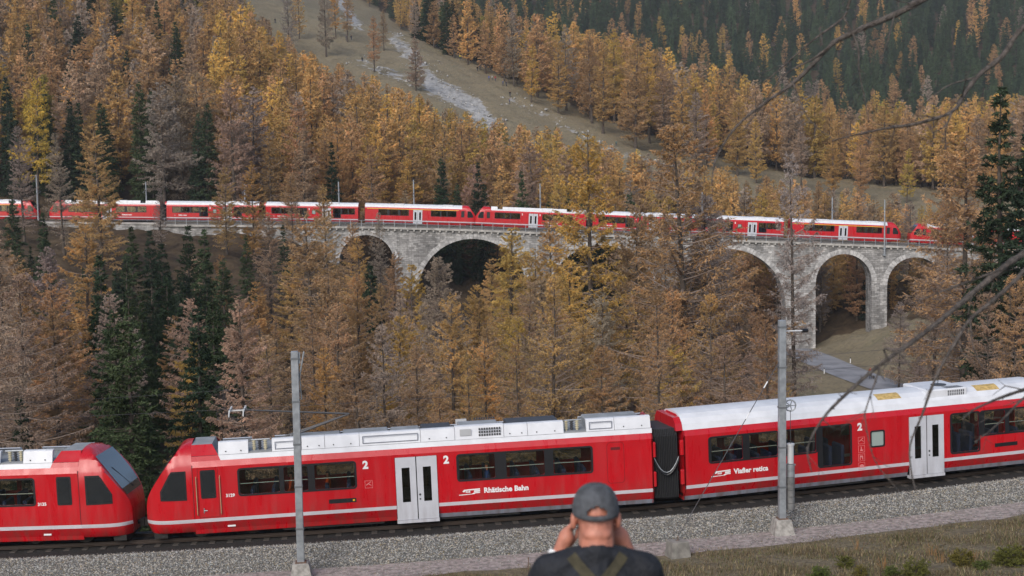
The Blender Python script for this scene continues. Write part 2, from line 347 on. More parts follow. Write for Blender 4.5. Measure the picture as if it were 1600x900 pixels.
def rough_edge(f, scale):
    t = n.nodes.new('ShaderNodeTexNoise'); t.inputs['Scale'].default_value = scale; t.inputs['Detail'].default_value = 6; n.links.new(geo.outputs['Position'], t.inputs['Vector'])
    a = n.nodes.new('ShaderNodeMath'); a.operation = 'MULTIPLY_ADD'; a.inputs[1].default_value = 1.5; n.links.new(t.outputs['Fac'], a.inputs[0]); a.inputs[2].default_value = -.75
    s = n.nodes.new('ShaderNodeMath'); s.operation = 'ADD'; n.links.new(f, s.inputs[0]); n.links.new(a.outputs[0], s.inputs[1])
    r = n.nodes.new('ShaderNodeMapRange'); r.inputs[1].default_value = .4; r.inputs[2].default_value = .62; n.links.new(s.outputs[0], r.inputs[0]); return r.outputs[0]
fine = ramp(1.3, (.09, .075, .05), (.21, .175, .12), (.27, .22, .13)); vm = n.nodes.new('ShaderNodeMix'); vm.data_type = 'RGBA'; vm.inputs[0].default_value = .5; n.links.new(meadow, vm.inputs[6]); n.links.new(fine, vm.inputs[7]); meadow = vm.outputs[2]
fineg = ramp(6.0, (.07, .055, .04), (.18, .15, .105), (.25, .21, .15)); vg = n.nodes.new('ShaderNodeMix'); vg.data_type = 'RGBA'; vg.inputs[0].default_value = .55; n.links.new(grass, vg.inputs[6]); n.links.new(fineg, vg.inputs[7]); grass = vg.outputs[2]
c_ = mixc(rough_edge(sp.outputs[0], .15), litter, meadow); c_ = mixc(sp.outputs[2], c_, grass); c_ = mixc(rough_edge(sp.outputs[1], .3), c_, scree)
n.links.new(c_, b.inputs['Base Color'])
t = n.nodes.new('ShaderNodeTexNoise'); t.inputs['Scale'].default_value = 3; t.inputs['Detail'].default_value = 6; n.links.new(geo.outputs['Position'], t.inputs['Vector'])
bp = n.nodes.new('ShaderNodeBump'); bp.inputs['Strength'].default_value = .7; bp.inputs['Distance'].default_value = .25; n.links.new(t.outputs['Fac'], bp.inputs['Height']); n.links.new(bp.outputs[0], b.inputs['Normal'])
me.materials.append(TM)
tag(link('terrain', me), kind='structure')

# ------------------------------------------------------------------ ballast bed, gravel path, rails, sleepers
def sweep(name, prof, s0, s1, m, step=1.0, jit=0.0):
    v = []; sv = np.arange(s0, s1+.01, step)
    for s in sv: v += [track(s, l+(random.uniform(-jit, jit) if i in (0, len(prof)-1) else 0), z) for i, (l, z) in enumerate(prof)]
    k = len(prof); f = [(i*k+j, i*k+j+1, (i+1)*k+j+1, (i+1)*k+j) for i in range(len(sv)-1) for j in range(k-1)]
    return MB().add(v, f).build(name, m, fix=False, smooth=True)
BALM = mat('ballast_bed', (.15, .145, .135), .95, noise=.6, nscale=14, bump=.8, bscale=22)
PATHM = mat('gravel_path', (.36, .305, .285), .95, noise=.45, nscale=5, bump=.7, bscale=30)
tag(sweep('ballast_bed', [(-3.0, -.86), (-2.85, -.74), (-1.75, -.24), (1.75, -.24), (3.0, -.9)], -60, 80, BALM), kind='structure')
tag(sweep('gravel_path', [(-4.75, -.853), (-3.7, -.835), (-2.8, -.84)], -60, 80, PATHM, jit=.16), kind='structure')
tag(sweep('track_bed', [(-1.62, -.225), (-1.4, -.20), (1.4, -.20), (1.6, -.22)], -60, 80, mat('oily_shaded_ballast', (.022, .019, .017), .95, noise=.5, nscale=12, bump=.6, bscale=22)), kind='structure')  # oily ballast, its colour blackened further to paint in the shade below the train
trk = empty('railway_track', track(0)); tag(trk, 'metre gauge track on ballast carrying the near red train', 'railway track')
RUSTR = mat('rail_rust', (.05, .036, .028), .6, .3)
for lat in (-.53, .53):
    v = []; sv = np.arange(-45, 60.1, 1.0)
    for s in sv: v += [track(s, lat+a, z)-track(0) for a, z in ((-.06, -.14), (-.06, -.12), (-.015, -.10), (-.015, -.04), (-.035, -.03), (-.035, 0), (.035, 0), (.035, -.03), (.015, -.04), (.015, -.10), (.06, -.12), (.06, -.14))]
    MB().add(v, [(i*12+j, i*12+(j+1) % 12, (i+1)*12+(j+1) % 12, (i+1)*12+j) for i in range(len(sv)-1) for j in range(12)]).build('rail', RUSTR, trk)
slm = MB().bbox((-.12, -.88, -.30), (.12, .88, -.17), .02).mesh('sleeper', [WOODT])
for s in np.arange(-32, 34, .7):
    o = link('sleeper', slm, trk); o.location = Vector(track(s)-track(0)); o.rotation_euler = (0, 0, heading(s))
# loose stones of the ballast shoulder
def stones(name, pts, size, m, sd):
    r = np.random.default_rng(sd); n_ = len(pts); base = np.array([(1, 0, 0), (-1, 0, 0), (0, 1, 0), (0, -1, 0), (0, 0, 1), (0, 0, -1)], float)
    tri = np.array([(0, 2, 4), (2, 1, 4), (1, 3, 4), (3, 0, 4), (2, 0, 5), (1, 2, 5), (3, 1, 5), (0, 3, 5)])
    V = base[None]*r.uniform(.6, 1.3, (n_, 6, 1))+r.normal(0, .22, (n_, 6, 3)); V *= size(r, n_)[:, None, None]*np.array([1, 1, .75])
    a = r.uniform(0, 6.28, n_); c, s = np.cos(a)[:, None], np.sin(a)[:, None]
    V = np.stack([V[..., 0]*c-V[..., 1]*s, V[..., 0]*s+V[..., 1]*c, V[..., 2]], -1)+np.asarray(pts)[:, None]
    me = np_mesh(name, V.reshape(-1, 3), (tri[None]+np.arange(n_)[:, None, None]*6).reshape(-1, 3), [m])
    ca = me.color_attributes.new('tint', 'FLOAT_COLOR', 'POINT'); k = np.repeat(.5+.85*r.random(n_)**1.2, 6); br_ = np.repeat(np.where(r.random(n_) < .16, .05, 0), 6); t = np.repeat(r.uniform(-.02, .03, n_), 6)
    ca.data.foreach_set('color', np.column_stack([.36*k+t+br_*.6, .355*k, .335*k-t-br_, np.ones(n_*6)]).astype(np.float32).ravel()); return me
STONEM = obj_color_mat('loose_stone', .25, 6.0, 0, attr=True)
ps = []
for s in np.arange(-26, 34, .00125):
    l = -3.05+1.6*rng.random()**.9; z = np.interp(l, [-3.05, -2.85, -1.75, -1.4], [-.85, -.74, -.24, -.24]); ps.append((s, l, z))
ps = np.array(ps); PT = np.array([_tx[0]*0+np.interp(ps[:, 0], _ss, a) for a in (_tx, _ty, _tz)]).T; tt = np.interp(ps[:, 0], _ss, _th)
PT[:, 0] -= ps[:, 1]*np.sin(tt); PT[:, 1] += ps[:, 1]*np.cos(tt); PT[:, 2] += ps[:, 2]+.01
tag(link('ballast_gravel', stones('ballast_gravel', PT, lambda r, n_: r.uniform(.018, .044, n_), STONEM, 3)), 'grey broken stone ballast heaped along the near track', 'ballast', kind='stuff')

ps = np.column_stack([rng.uniform(-26, 34, 9000), -2.9-1.9*rng.random(9000)**1.5]); PT = np.array([np.interp(ps[:, 0], _ss, a) for a in (_tx, _ty, _tz)]).T; tt = np.interp(ps[:, 0], _ss, _th)
PT[:, 0] -= ps[:, 1]*np.sin(tt); PT[:, 1] += ps[:, 1]*np.cos(tt); PT[:, 2] += -.835
tag(link('path_gravel', stones('path_gravel', PT, lambda r, n_: r.uniform(.012, .032, n_), STONEM, 4)), 'scattered pebbles on the pinkish path beside the ballast', 'gravel', kind='stuff')
# ------------------------------------------------------------------ road in the valley
v = []; rp = []
for a, b_ in zip(_rd[:-1], _rd[1:]):
    for k in range(6): rp.append(a+(b_-a)*k/6)
rp = np.array(rp); rp = np.array([rp[max(0, i-3):i+4].mean(0) for i in range(len(rp))])
for i, p in enumerate(rp):
    d = rp[min(i+1, len(rp)-1)]-rp[max(i-1, 0)]; nrm = np.array([-d[1], d[0], 0])/np.hypot(d[0], d[1])
    v += [p+nrm*w+np.array([0, 0, .05]) for w in (-3.4, 0, 3.4)]
ASPH = mat('asphalt', (.27, .27, .285), .9, noise=.3, nscale=.35)
tag(MB().add(v, [(i*3+j, i*3+j+1, i*3+j+4, i*3+j+3) for i in range(len(rp)-1) for j in range(2)]).build('road', ASPH, fix=False), kind='structure')
for k, (i, w, lb) in enumerate(((17, 3.9, 'white roadside marker post near the pier foot'), (22, -3.9, 'white roadside marker post on the inner bend of the valley road'), (29, 3.9, 'white roadside marker post behind the walker on the road'))):
    d = rp[i+1]-rp[i-1]; nrm = np.array([-d[1], d[0], 0])/np.hypot(d[0], d[1]); q = rp[i]+nrm*w
    o = empty('marker_post', (q[0], q[1], gz(q[0], q[1])-.05)); tag(o, lb, 'marker post', 'marker posts along the road')
    MB().bbox((-.07, -.05, 0), (.07, .05, .8), .02).build('post', LETTER, o); MB().bbox((-.073, -.053, .8), (.073, .053, .98), .02).build('cap', BLACK, o)
# ------------------------------------------------------------------ stone viaduct
def stone_mat(name, c1, c2, mortar, sx, sy):
    m = bpy.data.materials.new(name); m.use_nodes = True; n = m.node_tree; b = n.nodes['Principled BSDF']; b.inputs['Roughness'].default_value = .92; b.inputs['Specular IOR Level'].default_value = .2
    tc = n.nodes.new('ShaderNodeNewGeometry'); sx_ = n.nodes.new('ShaderNodeSeparateXYZ'); n.links.new(tc.outputs['Position'], sx_.inputs[0])
    ad = n.nodes.new('ShaderNodeMath'); ad.operation = 'ADD'; n.links.new(sx_.outputs[0], ad.inputs[0]); n.links.new(sx_.outputs[1], ad.inputs[1])
    cb = n.nodes.new('ShaderNodeCombineXYZ'); n.links.new(ad.outputs[0], cb.inputs[0]); n.links.new(sx_.outputs[2], cb.inputs[1])
    br = n.nodes.new('ShaderNodeTexBrick'); br.inputs['Scale'].default_value = 1; br.inputs['Brick Width'].default_value = sx; br.inputs['Row Height'].default_value = sy; br.inputs['Mortar Size'].default_value = .035; br.inputs['Bias'].default_value = 0; br.inputs['Mortar Smooth'].default_value = .4
    br.inputs['Color1'].default_value = (*c1, 1); br.inputs['Color2'].default_value = (*c2, 1); br.inputs['Mortar'].default_value = (*mortar, 1)
    ns = n.nodes.new('ShaderNodeTexNoise'); ns.inputs['Scale'].default_value = 1.2; n.links.new(tc.outputs['Position'], ns.inputs['Vector'])
    wob = n.nodes.new('ShaderNodeVectorMath'); wob.operation = 'MULTIPLY_ADD'; wob.inputs[1].default_value = (.6, .42, 0); n.links.new(ns.outputs['Color'], wob.inputs[0]); n.links.new(cb.outputs[0], wob.inputs[2]); n.links.new(wob.outputs[0], br.inputs['Vector'])
    n2 = n.nodes.new('ShaderNodeTexNoise'); n2.inputs['Scale'].default_value = .33; n2.inputs['Detail'].default_value = 8; n2.inputs['Roughness'].default_value = .7; n.links.new(tc.outputs['Position'], n2.inputs['Vector'])
    mr = n.nodes.new('ShaderNodeMapRange'); mr.inputs[1].default_value = .3; mr.inputs[2].default_value = .7; mr.inputs[3].default_value = .55; mr.inputs[4].default_value = 1.25; n.links.new(n2.outputs['Fac'], mr.inputs[0])
    ml = n.nodes.new('ShaderNodeVectorMath'); ml.operation = 'SCALE'; n.links.new(br.outputs['Color'], ml.inputs[0]); n.links.new(mr.outputs[0], ml.inputs['Scale']); n.links.new(ml.outputs[0], b.inputs['Base Color'])
    mp = n.nodes.new('ShaderNodeMapping'); mp.inputs['Scale'].default_value = (1.0, 1.0, .12); n.links.new(tc.outputs['Position'], mp.inputs[0]); n3 = n.nodes.new('ShaderNodeTexNoise'); n3.inputs['Scale'].default_value = .9; n3.inputs['Detail'].default_value = 6; n.links.new(mp.outputs[0], n3.inputs['Vector'])
    st = n.nodes.new('ShaderNodeMapRange'); st.inputs[1].default_value = .40; st.inputs[2].default_value = .62; st.inputs[3].default_value = .66; st.inputs[4].default_value = 1.1; n.links.new(n3.outputs['Fac'], st.inputs[0])
    m2 = n.nodes.new('ShaderNodeVectorMath'); m2.operation = 'SCALE'; n.links.new(ml.outputs[0], m2.inputs[0]); n.links.new(st.outputs[0], m2.inputs['Scale']); n.links.new(m2.outputs[0], b.inputs['Base Color'])
    bp = n.nodes.new('ShaderNodeBump'); bp.inputs['Strength'].default_value = .8; bp.inputs['Distance'].default_value = .12; n.links.new(br.outputs['Color'], bp.inputs['Height']); n.links.new(bp.outputs[0], b.inputs['Normal'])
    return m
STONE = stone_mat('rubble_stone', (.55, .53, .51), (.27, .26, .25), (.24, .23, .215), .85, .36)
VOUS = mat('voussoir_stone', (.46, .445, .43), .9, noise=.4, nscale=1.2, bump=.4, bscale=4)
YF, YB = VY-2.15, VY+2.15
arches = []           # (centre x, radius, crown z)
def ux(u): return P(u, 380, VD-2)[0]
for uc, ur, vc_ in ((572, 43, 367), (737, 86, 373), (938, 83, 383), (1136, 92, 389), (1319, 44, 397), (1431, 44, 402), (1541, 44, 407), (1645, 42, 412)):
    arches.append((ux(uc), ur*(VD-2)/FPX, P(uc, vc_, VD-2)[2]))
x0, x1 = ux(250), ux(1740)
vroot = empty('stone_viaduct', (ux(800), VY, -16)); VO = np.array(vroot.location)
tag(vroot, 'grey rubble stone railway viaduct with round arches crossing the valley', 'viaduct')
def ztop(x): return zdeck(x)-.75
out = []
for x in np.linspace(x0, x1, 60): out.append((x, ztop(x)))
out.append((x1, -32.0))
for cx, r, zc_ in reversed(arches):
    out.append((cx+r, -32.0))
    for k in range(0, 25):
        a = math.pi*k/24; out.append((cx+r*math.cos(a), zc_-r+r*math.sin(a)))
    out.append((cx-r, -32.0))
out.append((x0, -32.0))
MB().panel(out, [], lambda a, b, t: (a-VO[0], YF-VO[1]+t, b-VO[2]), YB-YF).build('masonry', STONE, vroot)
for cx, r, zc_ in arches:          # a ring of cut stones round each arch, both faces
    nv = max(18, int(math.pi*r/.62)); ring = empty('arch_ring', (0, 0, 0)); ring.parent = vroot
    stone = None
    for face in (-1, 1):
        for k in range(nv):
            a0, a1 = math.pi*(k+.05)/nv, math.pi*(k+.95)/nv; pr_ = .06+.03*random.random(); ro = r+.78+.12*random.random(); ri = r-.02
            y0_, y1_ = (YF-pr_, YF+.25) if face < 0 else (YB-.25, YB+pr_)
            q = [(cx+rr*math.cos(a)-VO[0], yy-VO[1], zc_-r+rr*math.sin(a)-VO[2]) for yy in (y0_, y1_) for rr, a in ((ri, a0), (ro, a0), (ro, a1), (ri, a1))]
            MB().add(q, [(0, 1, 2, 3), (7, 6, 5, 4), (0, 4, 5, 1), (1, 5, 6, 2), (2, 6, 7, 3), (3, 7, 4, 0)]).build('voussoir', VOUS, ring, fix=True) if face < 0 else None
# cornice slab, corbels, deck
def along(prof, m, name, parent, xs):
    v = []
    for x in xs: v += [(x-VO[0], y-VO[1], zdeck(x)+z-VO[2]) for y, z in prof]
    k = len(prof); return MB().add(v, [(i*k+j, i*k+(j+1) % k, (i+1)*k+(j+1) % k, (i+1)*k+j) for i in range(len(xs)-1) for j in range(k)]+[tuple(range(k)), tuple((len(xs)-1)*k+j for j in range(k))]).build(name, m, parent)
xs = np.linspace(x0, x1, 70)
COR = mat('cornice_stone', (.40, .38, .35), .9, noise=.35, nscale=.8)
along([(YF-.45, -.38), (YF-.45, -.75), (YB+.45, -.75), (YB+.45, -.38)], COR, 'cornice', vroot, xs)
along([(YF+.25, -.1), (YF-.05, -.376), (YB+.05, -.376), (YB-.25, -.1)], BALM, 'deck_ballast', vroot, xs)
cbm = MB().bbox((-.14, -.3, -.3), (.14, .3, 0), .03).mesh('corbel', [COR])
for x in np.arange(x0+.6, x1, 1.15):
    if not ux(430) < x < ux(1560): continue
    o = link('corbel', cbm, vroot); o.location = (x-VO[0], YF-.1-VO[1], zdeck(x)-.752-VO[2])
for lat in (-.53, .53): along([(VY+lat-.035, .0), (VY+lat-.035, -.12), (VY+lat+.035, -.12), (VY+lat+.035, .0)], RAILM, 'rail', vroot, xs)
rl = empty('viaduct_railing', (VO[0], YF-.3, float(zdeck(VO[0])))); RO = np.array(rl.location); tag(rl, 'thin grey metal railing along the near edge of the stone viaduct', 'railing')
pm = MB().box((-.045, -.045, 0), (.045, .045, 1.12)).mesh('post', [STEEL])
for x in np.arange(x0+1, x1, 1.95):
    o = link('post', pm, rl); o.location = (x-RO[0], 0, zdeck(x)-.38-RO[2])
for z in (.18, .72):
    v = []
    for x in xs: v.append((x-RO[0], 0, zdeck(x)+z-RO[2]))
    MB().tube(v, .04, 5).build('handrail' if z > .5 else 'lower_rail', STEEL, rl)
# retaining wall that carries the far track on the hillside west of the arches
rw = empty('retaining_wall', (ux(100), VY, float(zdeck(ux(100)))-4)); tag(rw, 'low dry stone retaining wall under the far train, among the spruces', 'wall')
WO = np.array(rw.location); xw = np.linspace(ux(-200), x0-.01, 30); v = []
for x in xw: v += [(x-WO[0], VY-2.6-WO[1], zdeck(x)-.4-WO[2]), (x-WO[0], VY-3.1-WO[1], zdeck(x)-6-WO[2]), (x-WO[0], VY+2.6-WO[1], zdeck(x)-6-WO[2]), (x-WO[0], VY+2.6-WO[1], zdeck(x)-.4-WO[2])]
MB().add(v, [(i*4+j, i*4+(j+1) % 4, (i+1)*4+(j+1) % 4, (i+1)*4+j) for i in range(29) for j in range(4)]).build('masonry', STONE, rw)
v = []
for x in xw: v += [(x-WO[0], VY-2.75-WO[1], zdeck(x)-.395-WO[2]), (x-WO[0], VY-2.75-WO[1], zdeck(x)-.1-WO[2]), (x-WO[0], VY+2.6-WO[1], zdeck(x)-.1-WO[2])]
MB().add(v, [(i*3+j, i*3+j+1, (i+1)*3+j+1, (i+1)*3+j) for i in range(29) for j in range(2)]).build('coping', COR, rw)
# line masts on the far track
for u, vt, lat, lb in ((67, 273, -2.3, 'slim grey line mast by the gap between two far trains'), (225, 284, 2.4, 'slim grey line mast behind the far train above the spruces'), (380, 288, 2.4, 'slim grey line mast half hidden by orange larches'),
        (528, 284, 2.4, 'slim grey line mast behind the second far carriage before the doors'), (646, 281, 2.4, 'slim grey line mast beside the white doors of the far train'), (845, 287, 2.4, 'slim grey line mast rising over the middle far train'),
        (1100, 300, 2.4, 'slim grey line mast behind the bare tall larch'), (1305, 308, 2.4, 'slim grey line mast above the doors of the last full train'), (1376, 312, -2.75, 'grey line mast bolted to the outer face of the viaduct pier')):
    x = P(u, 340, VD)[0]; zb = float(zdeck(x)); top = P(u, vt, VD+lat)[2]; base = zb-2.2 if lat < -2.5 else zb-.5
    o = empty('line_mast', (x, VY+lat, base)); tag(o, lb, 'mast', 'masts along the far track'); sg = 1 if lat < 0 else -1
    MB().tube([(0, 0, 0), (0, 0, top-base)], [.16, .11], 8).build('pole', STEEL, o)
    a = zb+5.0-base; MB().tube([(0, 0, a+.6), (0, sg*2.3, a+.25)], .04, 5).tube([(0, 0, a-.2), (0, sg*2.3, a+.25)], .03, 5).build('bracket', STEEL, o)
    MB().tube([(0, sg*.3, a+.56), (0, sg*.62, a+.5)], .09, 6).build('insulator', DARKG, o)
    if lat < -2.5: MB().box((-.25, -.1, 0), (.25, .62, .25)).box((-.25, -.1, 1.2), (.25, .62, 1.4)).build('wall_bracket', STEEL, o)
# ------------------------------------------------------------------ railcars. local x runs from the nose back, y across, z up from the rail
SIDE = 1.325
PROF = [(1.14, .25), (1.18, .42), (SIDE, .74), (SIDE, .88), (SIDE, 2.90), (1.22, 3.12)]
ROOF_S = [(1.22, 3.12), (1.13, 3.36), (.95, 3.56), (.68, 3.70), (.34, 3.76), (0, 3.775)]
ROOF_E = [(1.22, 3.12), (1.17, 3.30)]
def wnose(s): return SIDE-.46*max(0.0, 1-s/1.7)**5-.05*max(0.0, 1-s/1.85)**1.5
def znose(s): return float(np.interp(s, [0, .03, .08, .17, .35, .7, 1.0, 1.2, 1.36, 1.5, 1.66, 1.85], [1.35, 1.58, 1.76, 1.95, 2.25, 2.75, 3.15, 3.40, 3.57, 3.68, 3.745, 3.775]))
def text(parent, body, s, z, size, side, m=LETTER, bold=.012, name='lettering', L=0):
    c = bpy.data.curves.new(name, 'FONT'); c.body = body; c.size = size; c.offset = bold; c.extrude = .002; c.materials.append(m); c.resolution_u = 3
    c.space_character = 1.02
    t_ = bpy.data.objects.new('text_work', c); COL.objects.link(t_); dg = bpy.context.evaluated_depsgraph_get(); me = bpy.data.meshes.new_from_object(t_.evaluated_get(dg)); bpy.data.objects.remove(t_); bpy.data.curves.remove(c)
    me.materials.clear(); me.materials.append(m); me.name = name
    o = link(name, me, parent); o.rotation_euler = (rad(90), 0, 0 if side < 0 else rad(180)); o.location = (s, side*(SIDE+.006), z); return o
def side_fn(side, off=0.0): return lambda a, b, t: (a, side*(SIDE+off-t), b)
def railcar(name, L, nose, bands, doors, roof, first=False, small=(), hatch=None, detail=True):
    """bands: (s0, s1, z0, z1, [panes]); doors: [(s0, s1)]"""
    root = empty(name)
    XN = 1.85 if nose else 0.0
    holes = [rrect(p[0], p[2], p[1], p[3], .07) for b_ in bands for p in b_[4]]+[rrect(a+.04, c+.04, b_-.04, d-.04, .07) for a, b_, c, d in small]
    body = MB()
    dh = [[(a, .30), (b_, .30), (b_, 2.80), (a, 2.80)] for a, b_ in doors]
    for side in (-1, 1):
        # flat side, cut for windows and doors
        outer = [(XN, .88)]
        for a, b_ in doors: outer += [(a, .88), (a, 2.80), (b_, 2.80), (b_, .88)]
        outer += [(L, .88), (L, 2.90), (XN, 2.90)]
        body.panel(outer, holes, side_fn(side), .05, 0)
        segs = [XN]+[q for d in doors for q in d]+[L]
        for a, b_ in zip(segs[0::2], segs[1::2]):
            body.add([(a, side*SIDE, .74), (b_, side*SIDE, .74), (b_, side*SIDE, .88), (a, side*SIDE, .88)], [(0, 1, 2, 3)], 1)
            body.add([(a, side*1.18, .42), (b_, side*1.18, .42), (b_, side*SIDE, .74), (a, side*SIDE, .74)], [(0, 1, 2, 3)], 0)
            body.add([(a, side*1.14, .25), (b_, side*1.14, .25), (b_, side*1.18, .42), (a, side*1.18, .42)], [(0, 1, 2, 3)], 2 if not nose or a > 8 else 0)
        body.add([(XN, side*SIDE, 2.90), (L, side*SIDE, 2.90), (L, side*1.22, 3.12), (XN, side*1.22, 3.12)], [(0, 1, 2, 3)], 0)
    # ends, floor and ceiling
    full = [(1.14, .25), (1.18, .42), (SIDE, .74), (SIDE, 2.90), (1.22, 3.12), (.95, 3.5), (.5, 3.68)]
    loop = [(y, z) for y, z in full]+[(-y, z) for y, z in reversed(full)]
    gw = [(-.75, .5), (.75, .5), (.75, 2.75), (-.75, 2.75)]
    body.panel(loop, [gw], lambda a, b_, t: (L-t, a, b_), .06, 0)
    if not nose: body.panel(loop, [gw], lambda a, b_, t: (0+t, a, b_), .06, 0)
    body.build('body', [RED, STRIPE, GREYS], root, fix=False)
    MB().box((XN, -1.12, .40), (L-.07, 1.12, .52)).build('floor_pan', UNDER, root)
    MB().box((XN+.05, -1.2, 2.93), (L-.07, 1.2, 2.97)).build('ceiling_panel', INTER, root)
    # nose
    if nose:
        sv = [0, .02, .05, .08, .12, .17, .23, .3, .38, .48, .6, .72, .85, .98, 1.1, 1.2, 1.28, 1.36, 1.45, 1.53, 1.6, 1.72, 1.85]; v = []; mi = []
        pr_ = [(1.10, .33), (1.18, .42), (SIDE, .74), (SIDE, .88), (SIDE, 1.3), (SIDE, 1.7), (SIDE, 2.2), (SIDE, 2.90), (1.22, 3.12), (1.13, 3.36), (.95, 3.56), (.68, 3.70), (.34, 3.76), (0, 3.775)]
        half = pr_+[(-y, z) for y, z in reversed(pr_[:-1])]; k = len(half)
        for s in sv:
            zt, w = znose(s), wnose(s)/SIDE
            for y, z in half:
                zz = min(z, zt); q = w
                if s < .3: q *= 1-.25*(1-s/.3)**2*max(0, (.88-zz)/.6)     # chin tucks in
                v.append((s+(.10*(1-s/.3) if s < .3 and zz < .6 else 0), y*q, zz))
        fs = []; ms = []
        for i in range(len(sv)-1):
            for j in range(k-1):
                fs.append((i*k+j, i*k+j+1, (i+1)*k+j+1, (i+1)*k+j)); zz = (half[j][1]+half[j+1][1])/2; ms.append(1 if .74 < zz < .88 else 0)
        nb = MB(); nb.add(v, fs); nb.m = ms; nb.add(v[:k], [tuple(range(k))], 0)
        nb.build('nose', [RED, STRIPE], root, smooth='angle')
        # windscreen on the sloping front, its wiper, lamps and coupler
        ws = MB(); rows = []
        for s in (.15, .30, .5, .75, 1.0, 1.26): rows.append((s, znose(s)))
        vv = []
        for i, (s, z) in enumerate(rows):
            hw = wnose(s)*(.90-.14*i/5); nx, nz = -.72, .69
            for y in np.linspace(-1, 1, 7): vv.append((s+nx*.02*(1.0)+.00, y*hw, z+nz*.02))
        ws.add(vv, [(i*7+j, i*7+j+1, (i+1)*7+j+1, (i+1)*7+j) for i in range(5) for j in range(6)]); w_ = ws.build('windscreen', WSCR, root)
        MB().tube([(.2, -.1, znose(.2)+.05), (.8, .5, znose(.8)+.05)], .015, 4).build('wiper', BLACK, w_)
        for y in (-.72, .72):
            h = MB().tube([(.10, y, 1.25), (-.03 if abs(y) < .5 else .02, y, 1.25)], [.13, .11], 10).build('headlight', LETTER, root)
        c = MB().tube([(.6, 0, .62), (-.12, 0, .62)], .09, 8).box((-.22, -.16, .48), (-.06, .16, .76)).build('coupler', UNDER, root)
        MB().box((.25, -.95, .12), (.75, .95, .34)).build('snow_plough', UNDER, root)
        for side in (-1, 1):
            for nm, m_, g, off, th in (('cab_window_seal', BLACK, 0.0, .012, .05), ('cab_window', WSCR, .065, .018, .01)):
                vs_ = []; sq = np.linspace(.60+g, 1.62-g, 12)
                for s_ in sq:
                    zb_ = 1.64+g+.02*(1-(s_-.6)); zt_ = min(2.79-g, 2.02+(s_-.60-g)*1.75-g*.3)
                    for off_ in (off, off-th): vs_ += [(s_, side*(wnose(s_)+off_), zb_), (s_, side*(wnose(s_)+off_), max(zt_, zb_+.1))]
                fs_ = []
                for i in range(11):
                    p_, q_ = i*4, i*4+4; fs_ += [(p_, q_, q_+1, p_+1), (p_+2, p_+3, q_+3, q_+2), (p_, p_+2, q_+2, q_), (p_+1, q_+1, q_+3, p_+3)]
                fs_ += [(0, 1, 3, 2), (44, 46, 47, 45)]
                MB().add(vs_, fs_).build(nm, m_, root)
    # windows
    for b_ in bands:
        for side in (-1, 1):
            s0, s1, z0, z1, panes = b_
            fr = MB().panel(rrect(s0, z0, s1, z1, .13), [rrect(p[0], p[2], p[1], p[3], .06) for p in panes], side_fn(side, .012), .03).build('window_band', BLACK, root)
            for p in panes:
                g_ = MB().panel(rrect(p[0]-.02, p[2]-.02, p[1]+.02, p[3]+.02, .06), [], side_fn(side, -.022), .008).build('pane', GLASS, fr)
                if detail: MB().box((p[0]+.02, side*(SIDE-.05)-.012, p[2]+(p[3]-p[2])*.42), (p[1]-.02, side*(SIDE-.05)+.012, p[2]+(p[3]-p[2])*.42+.025)).build('table_edge', LETTER, fr) if p[3]-p[2] < 1.3 else None
    for a, b2, c, d in small:
        for side in (-1, 1):
            fr = MB().panel(rrect(a, c, b2, d, .09), [rrect(a+.06, c+.06, b2-.06, d-.06, .06)], side_fn(side, .012), .03).build('window_frame', BLACK, root)
            MB().panel(rrect(a+.05, c+.05, b2-.05, d-.05, .05), [], side_fn(side, -.02), .008).build('pane', mat('frosted', (.30, .36, .33), .5), fr)
    # doors: two silver leaves with tall panes
    for a, b_ in doors:
        for side in (-1, 1):
            mid = (a+b_)/2; dr = None
            for q0, q1 in ((a+.015, mid-.02), (mid+.02, b_-.015)):
                wz = (q0+.24, 1.0, q1-.24, 2.38)
                lf = MB().panel([(q0, .30), (q1, .30), (q1, 2.79), (q0, 2.79)], [[(wz[0], wz[1]), (wz[2], wz[1]), (wz[2], wz[3]), (wz[0], wz[3])]], side_fn(side, .035), .05).build('door_leaf', DOORW, root)
                MB().panel(rrect(wz[0]-.02, wz[1]-.02, wz[2]+.02, wz[3]+.02, .02), [], side_fn(side, .0), .008).build('door_pane', GLASSD, lf)
                if detail and q0 > mid: MB().tube([(q0+.09, side*(SIDE+.045), 1.28), (q0+.09, side*(SIDE+.03), 1.28)], .045, 8).tube([(q0+.09, side*(SIDE+.045), 1.1), (q0+.09, side*(SIDE+.03), 1.1)], .035, 8).build('door_button', DARKG, lf)
            MB().box((mid-.018, side*SIDE-.01, .30), (mid+.018, side*SIDE+.028, 2.79)).build('door_seal', BLACK, root)
            MB().box((a, min(side*1.15, side*(SIDE+.07)), .17), (b_, max(side*1.15, side*(SIDE+.07)), .29)).build('door_step', DOORW, root)
    # roof
    R0 = 2.62 if nose else 0.0
    if roof == 'smooth':
        rp_ = ROOF_S+[(-y, z) for y, z in reversed(ROOF_S[:-1])]; v = [(x, y, z) for x in (R0-.75 if nose else .02, L-.02) for y, z in rp_]; k = len(rp_)
        if nose:
            v = [(XN, y, z) for y, z in rp_]+[(XN+.75, y, z) for y, z in rp_]+[(L-.02, y, z) for y, z in rp_]
            fs = [(r_*k+j, r_*k+j+1, (r_+1)*k+j+1, (r_+1)*k+j) for r_ in range(2) for j in range(k-1)]; q = MB().add(v, fs); q.m = [1]*(k-1)+[0]*(k-1)
            q.add([v[2*k+j] for j in range(k)], [tuple(range(k))], 0); q.build('roof', [WHITE, RED], root)
        else:
            q = MB().add(v, [(j, j+1, k+j+1, k+j) for j in range(k-1)]+[tuple(range(k)), tuple(range(k, 2*k))]); q.build('roof', WHITE, root)
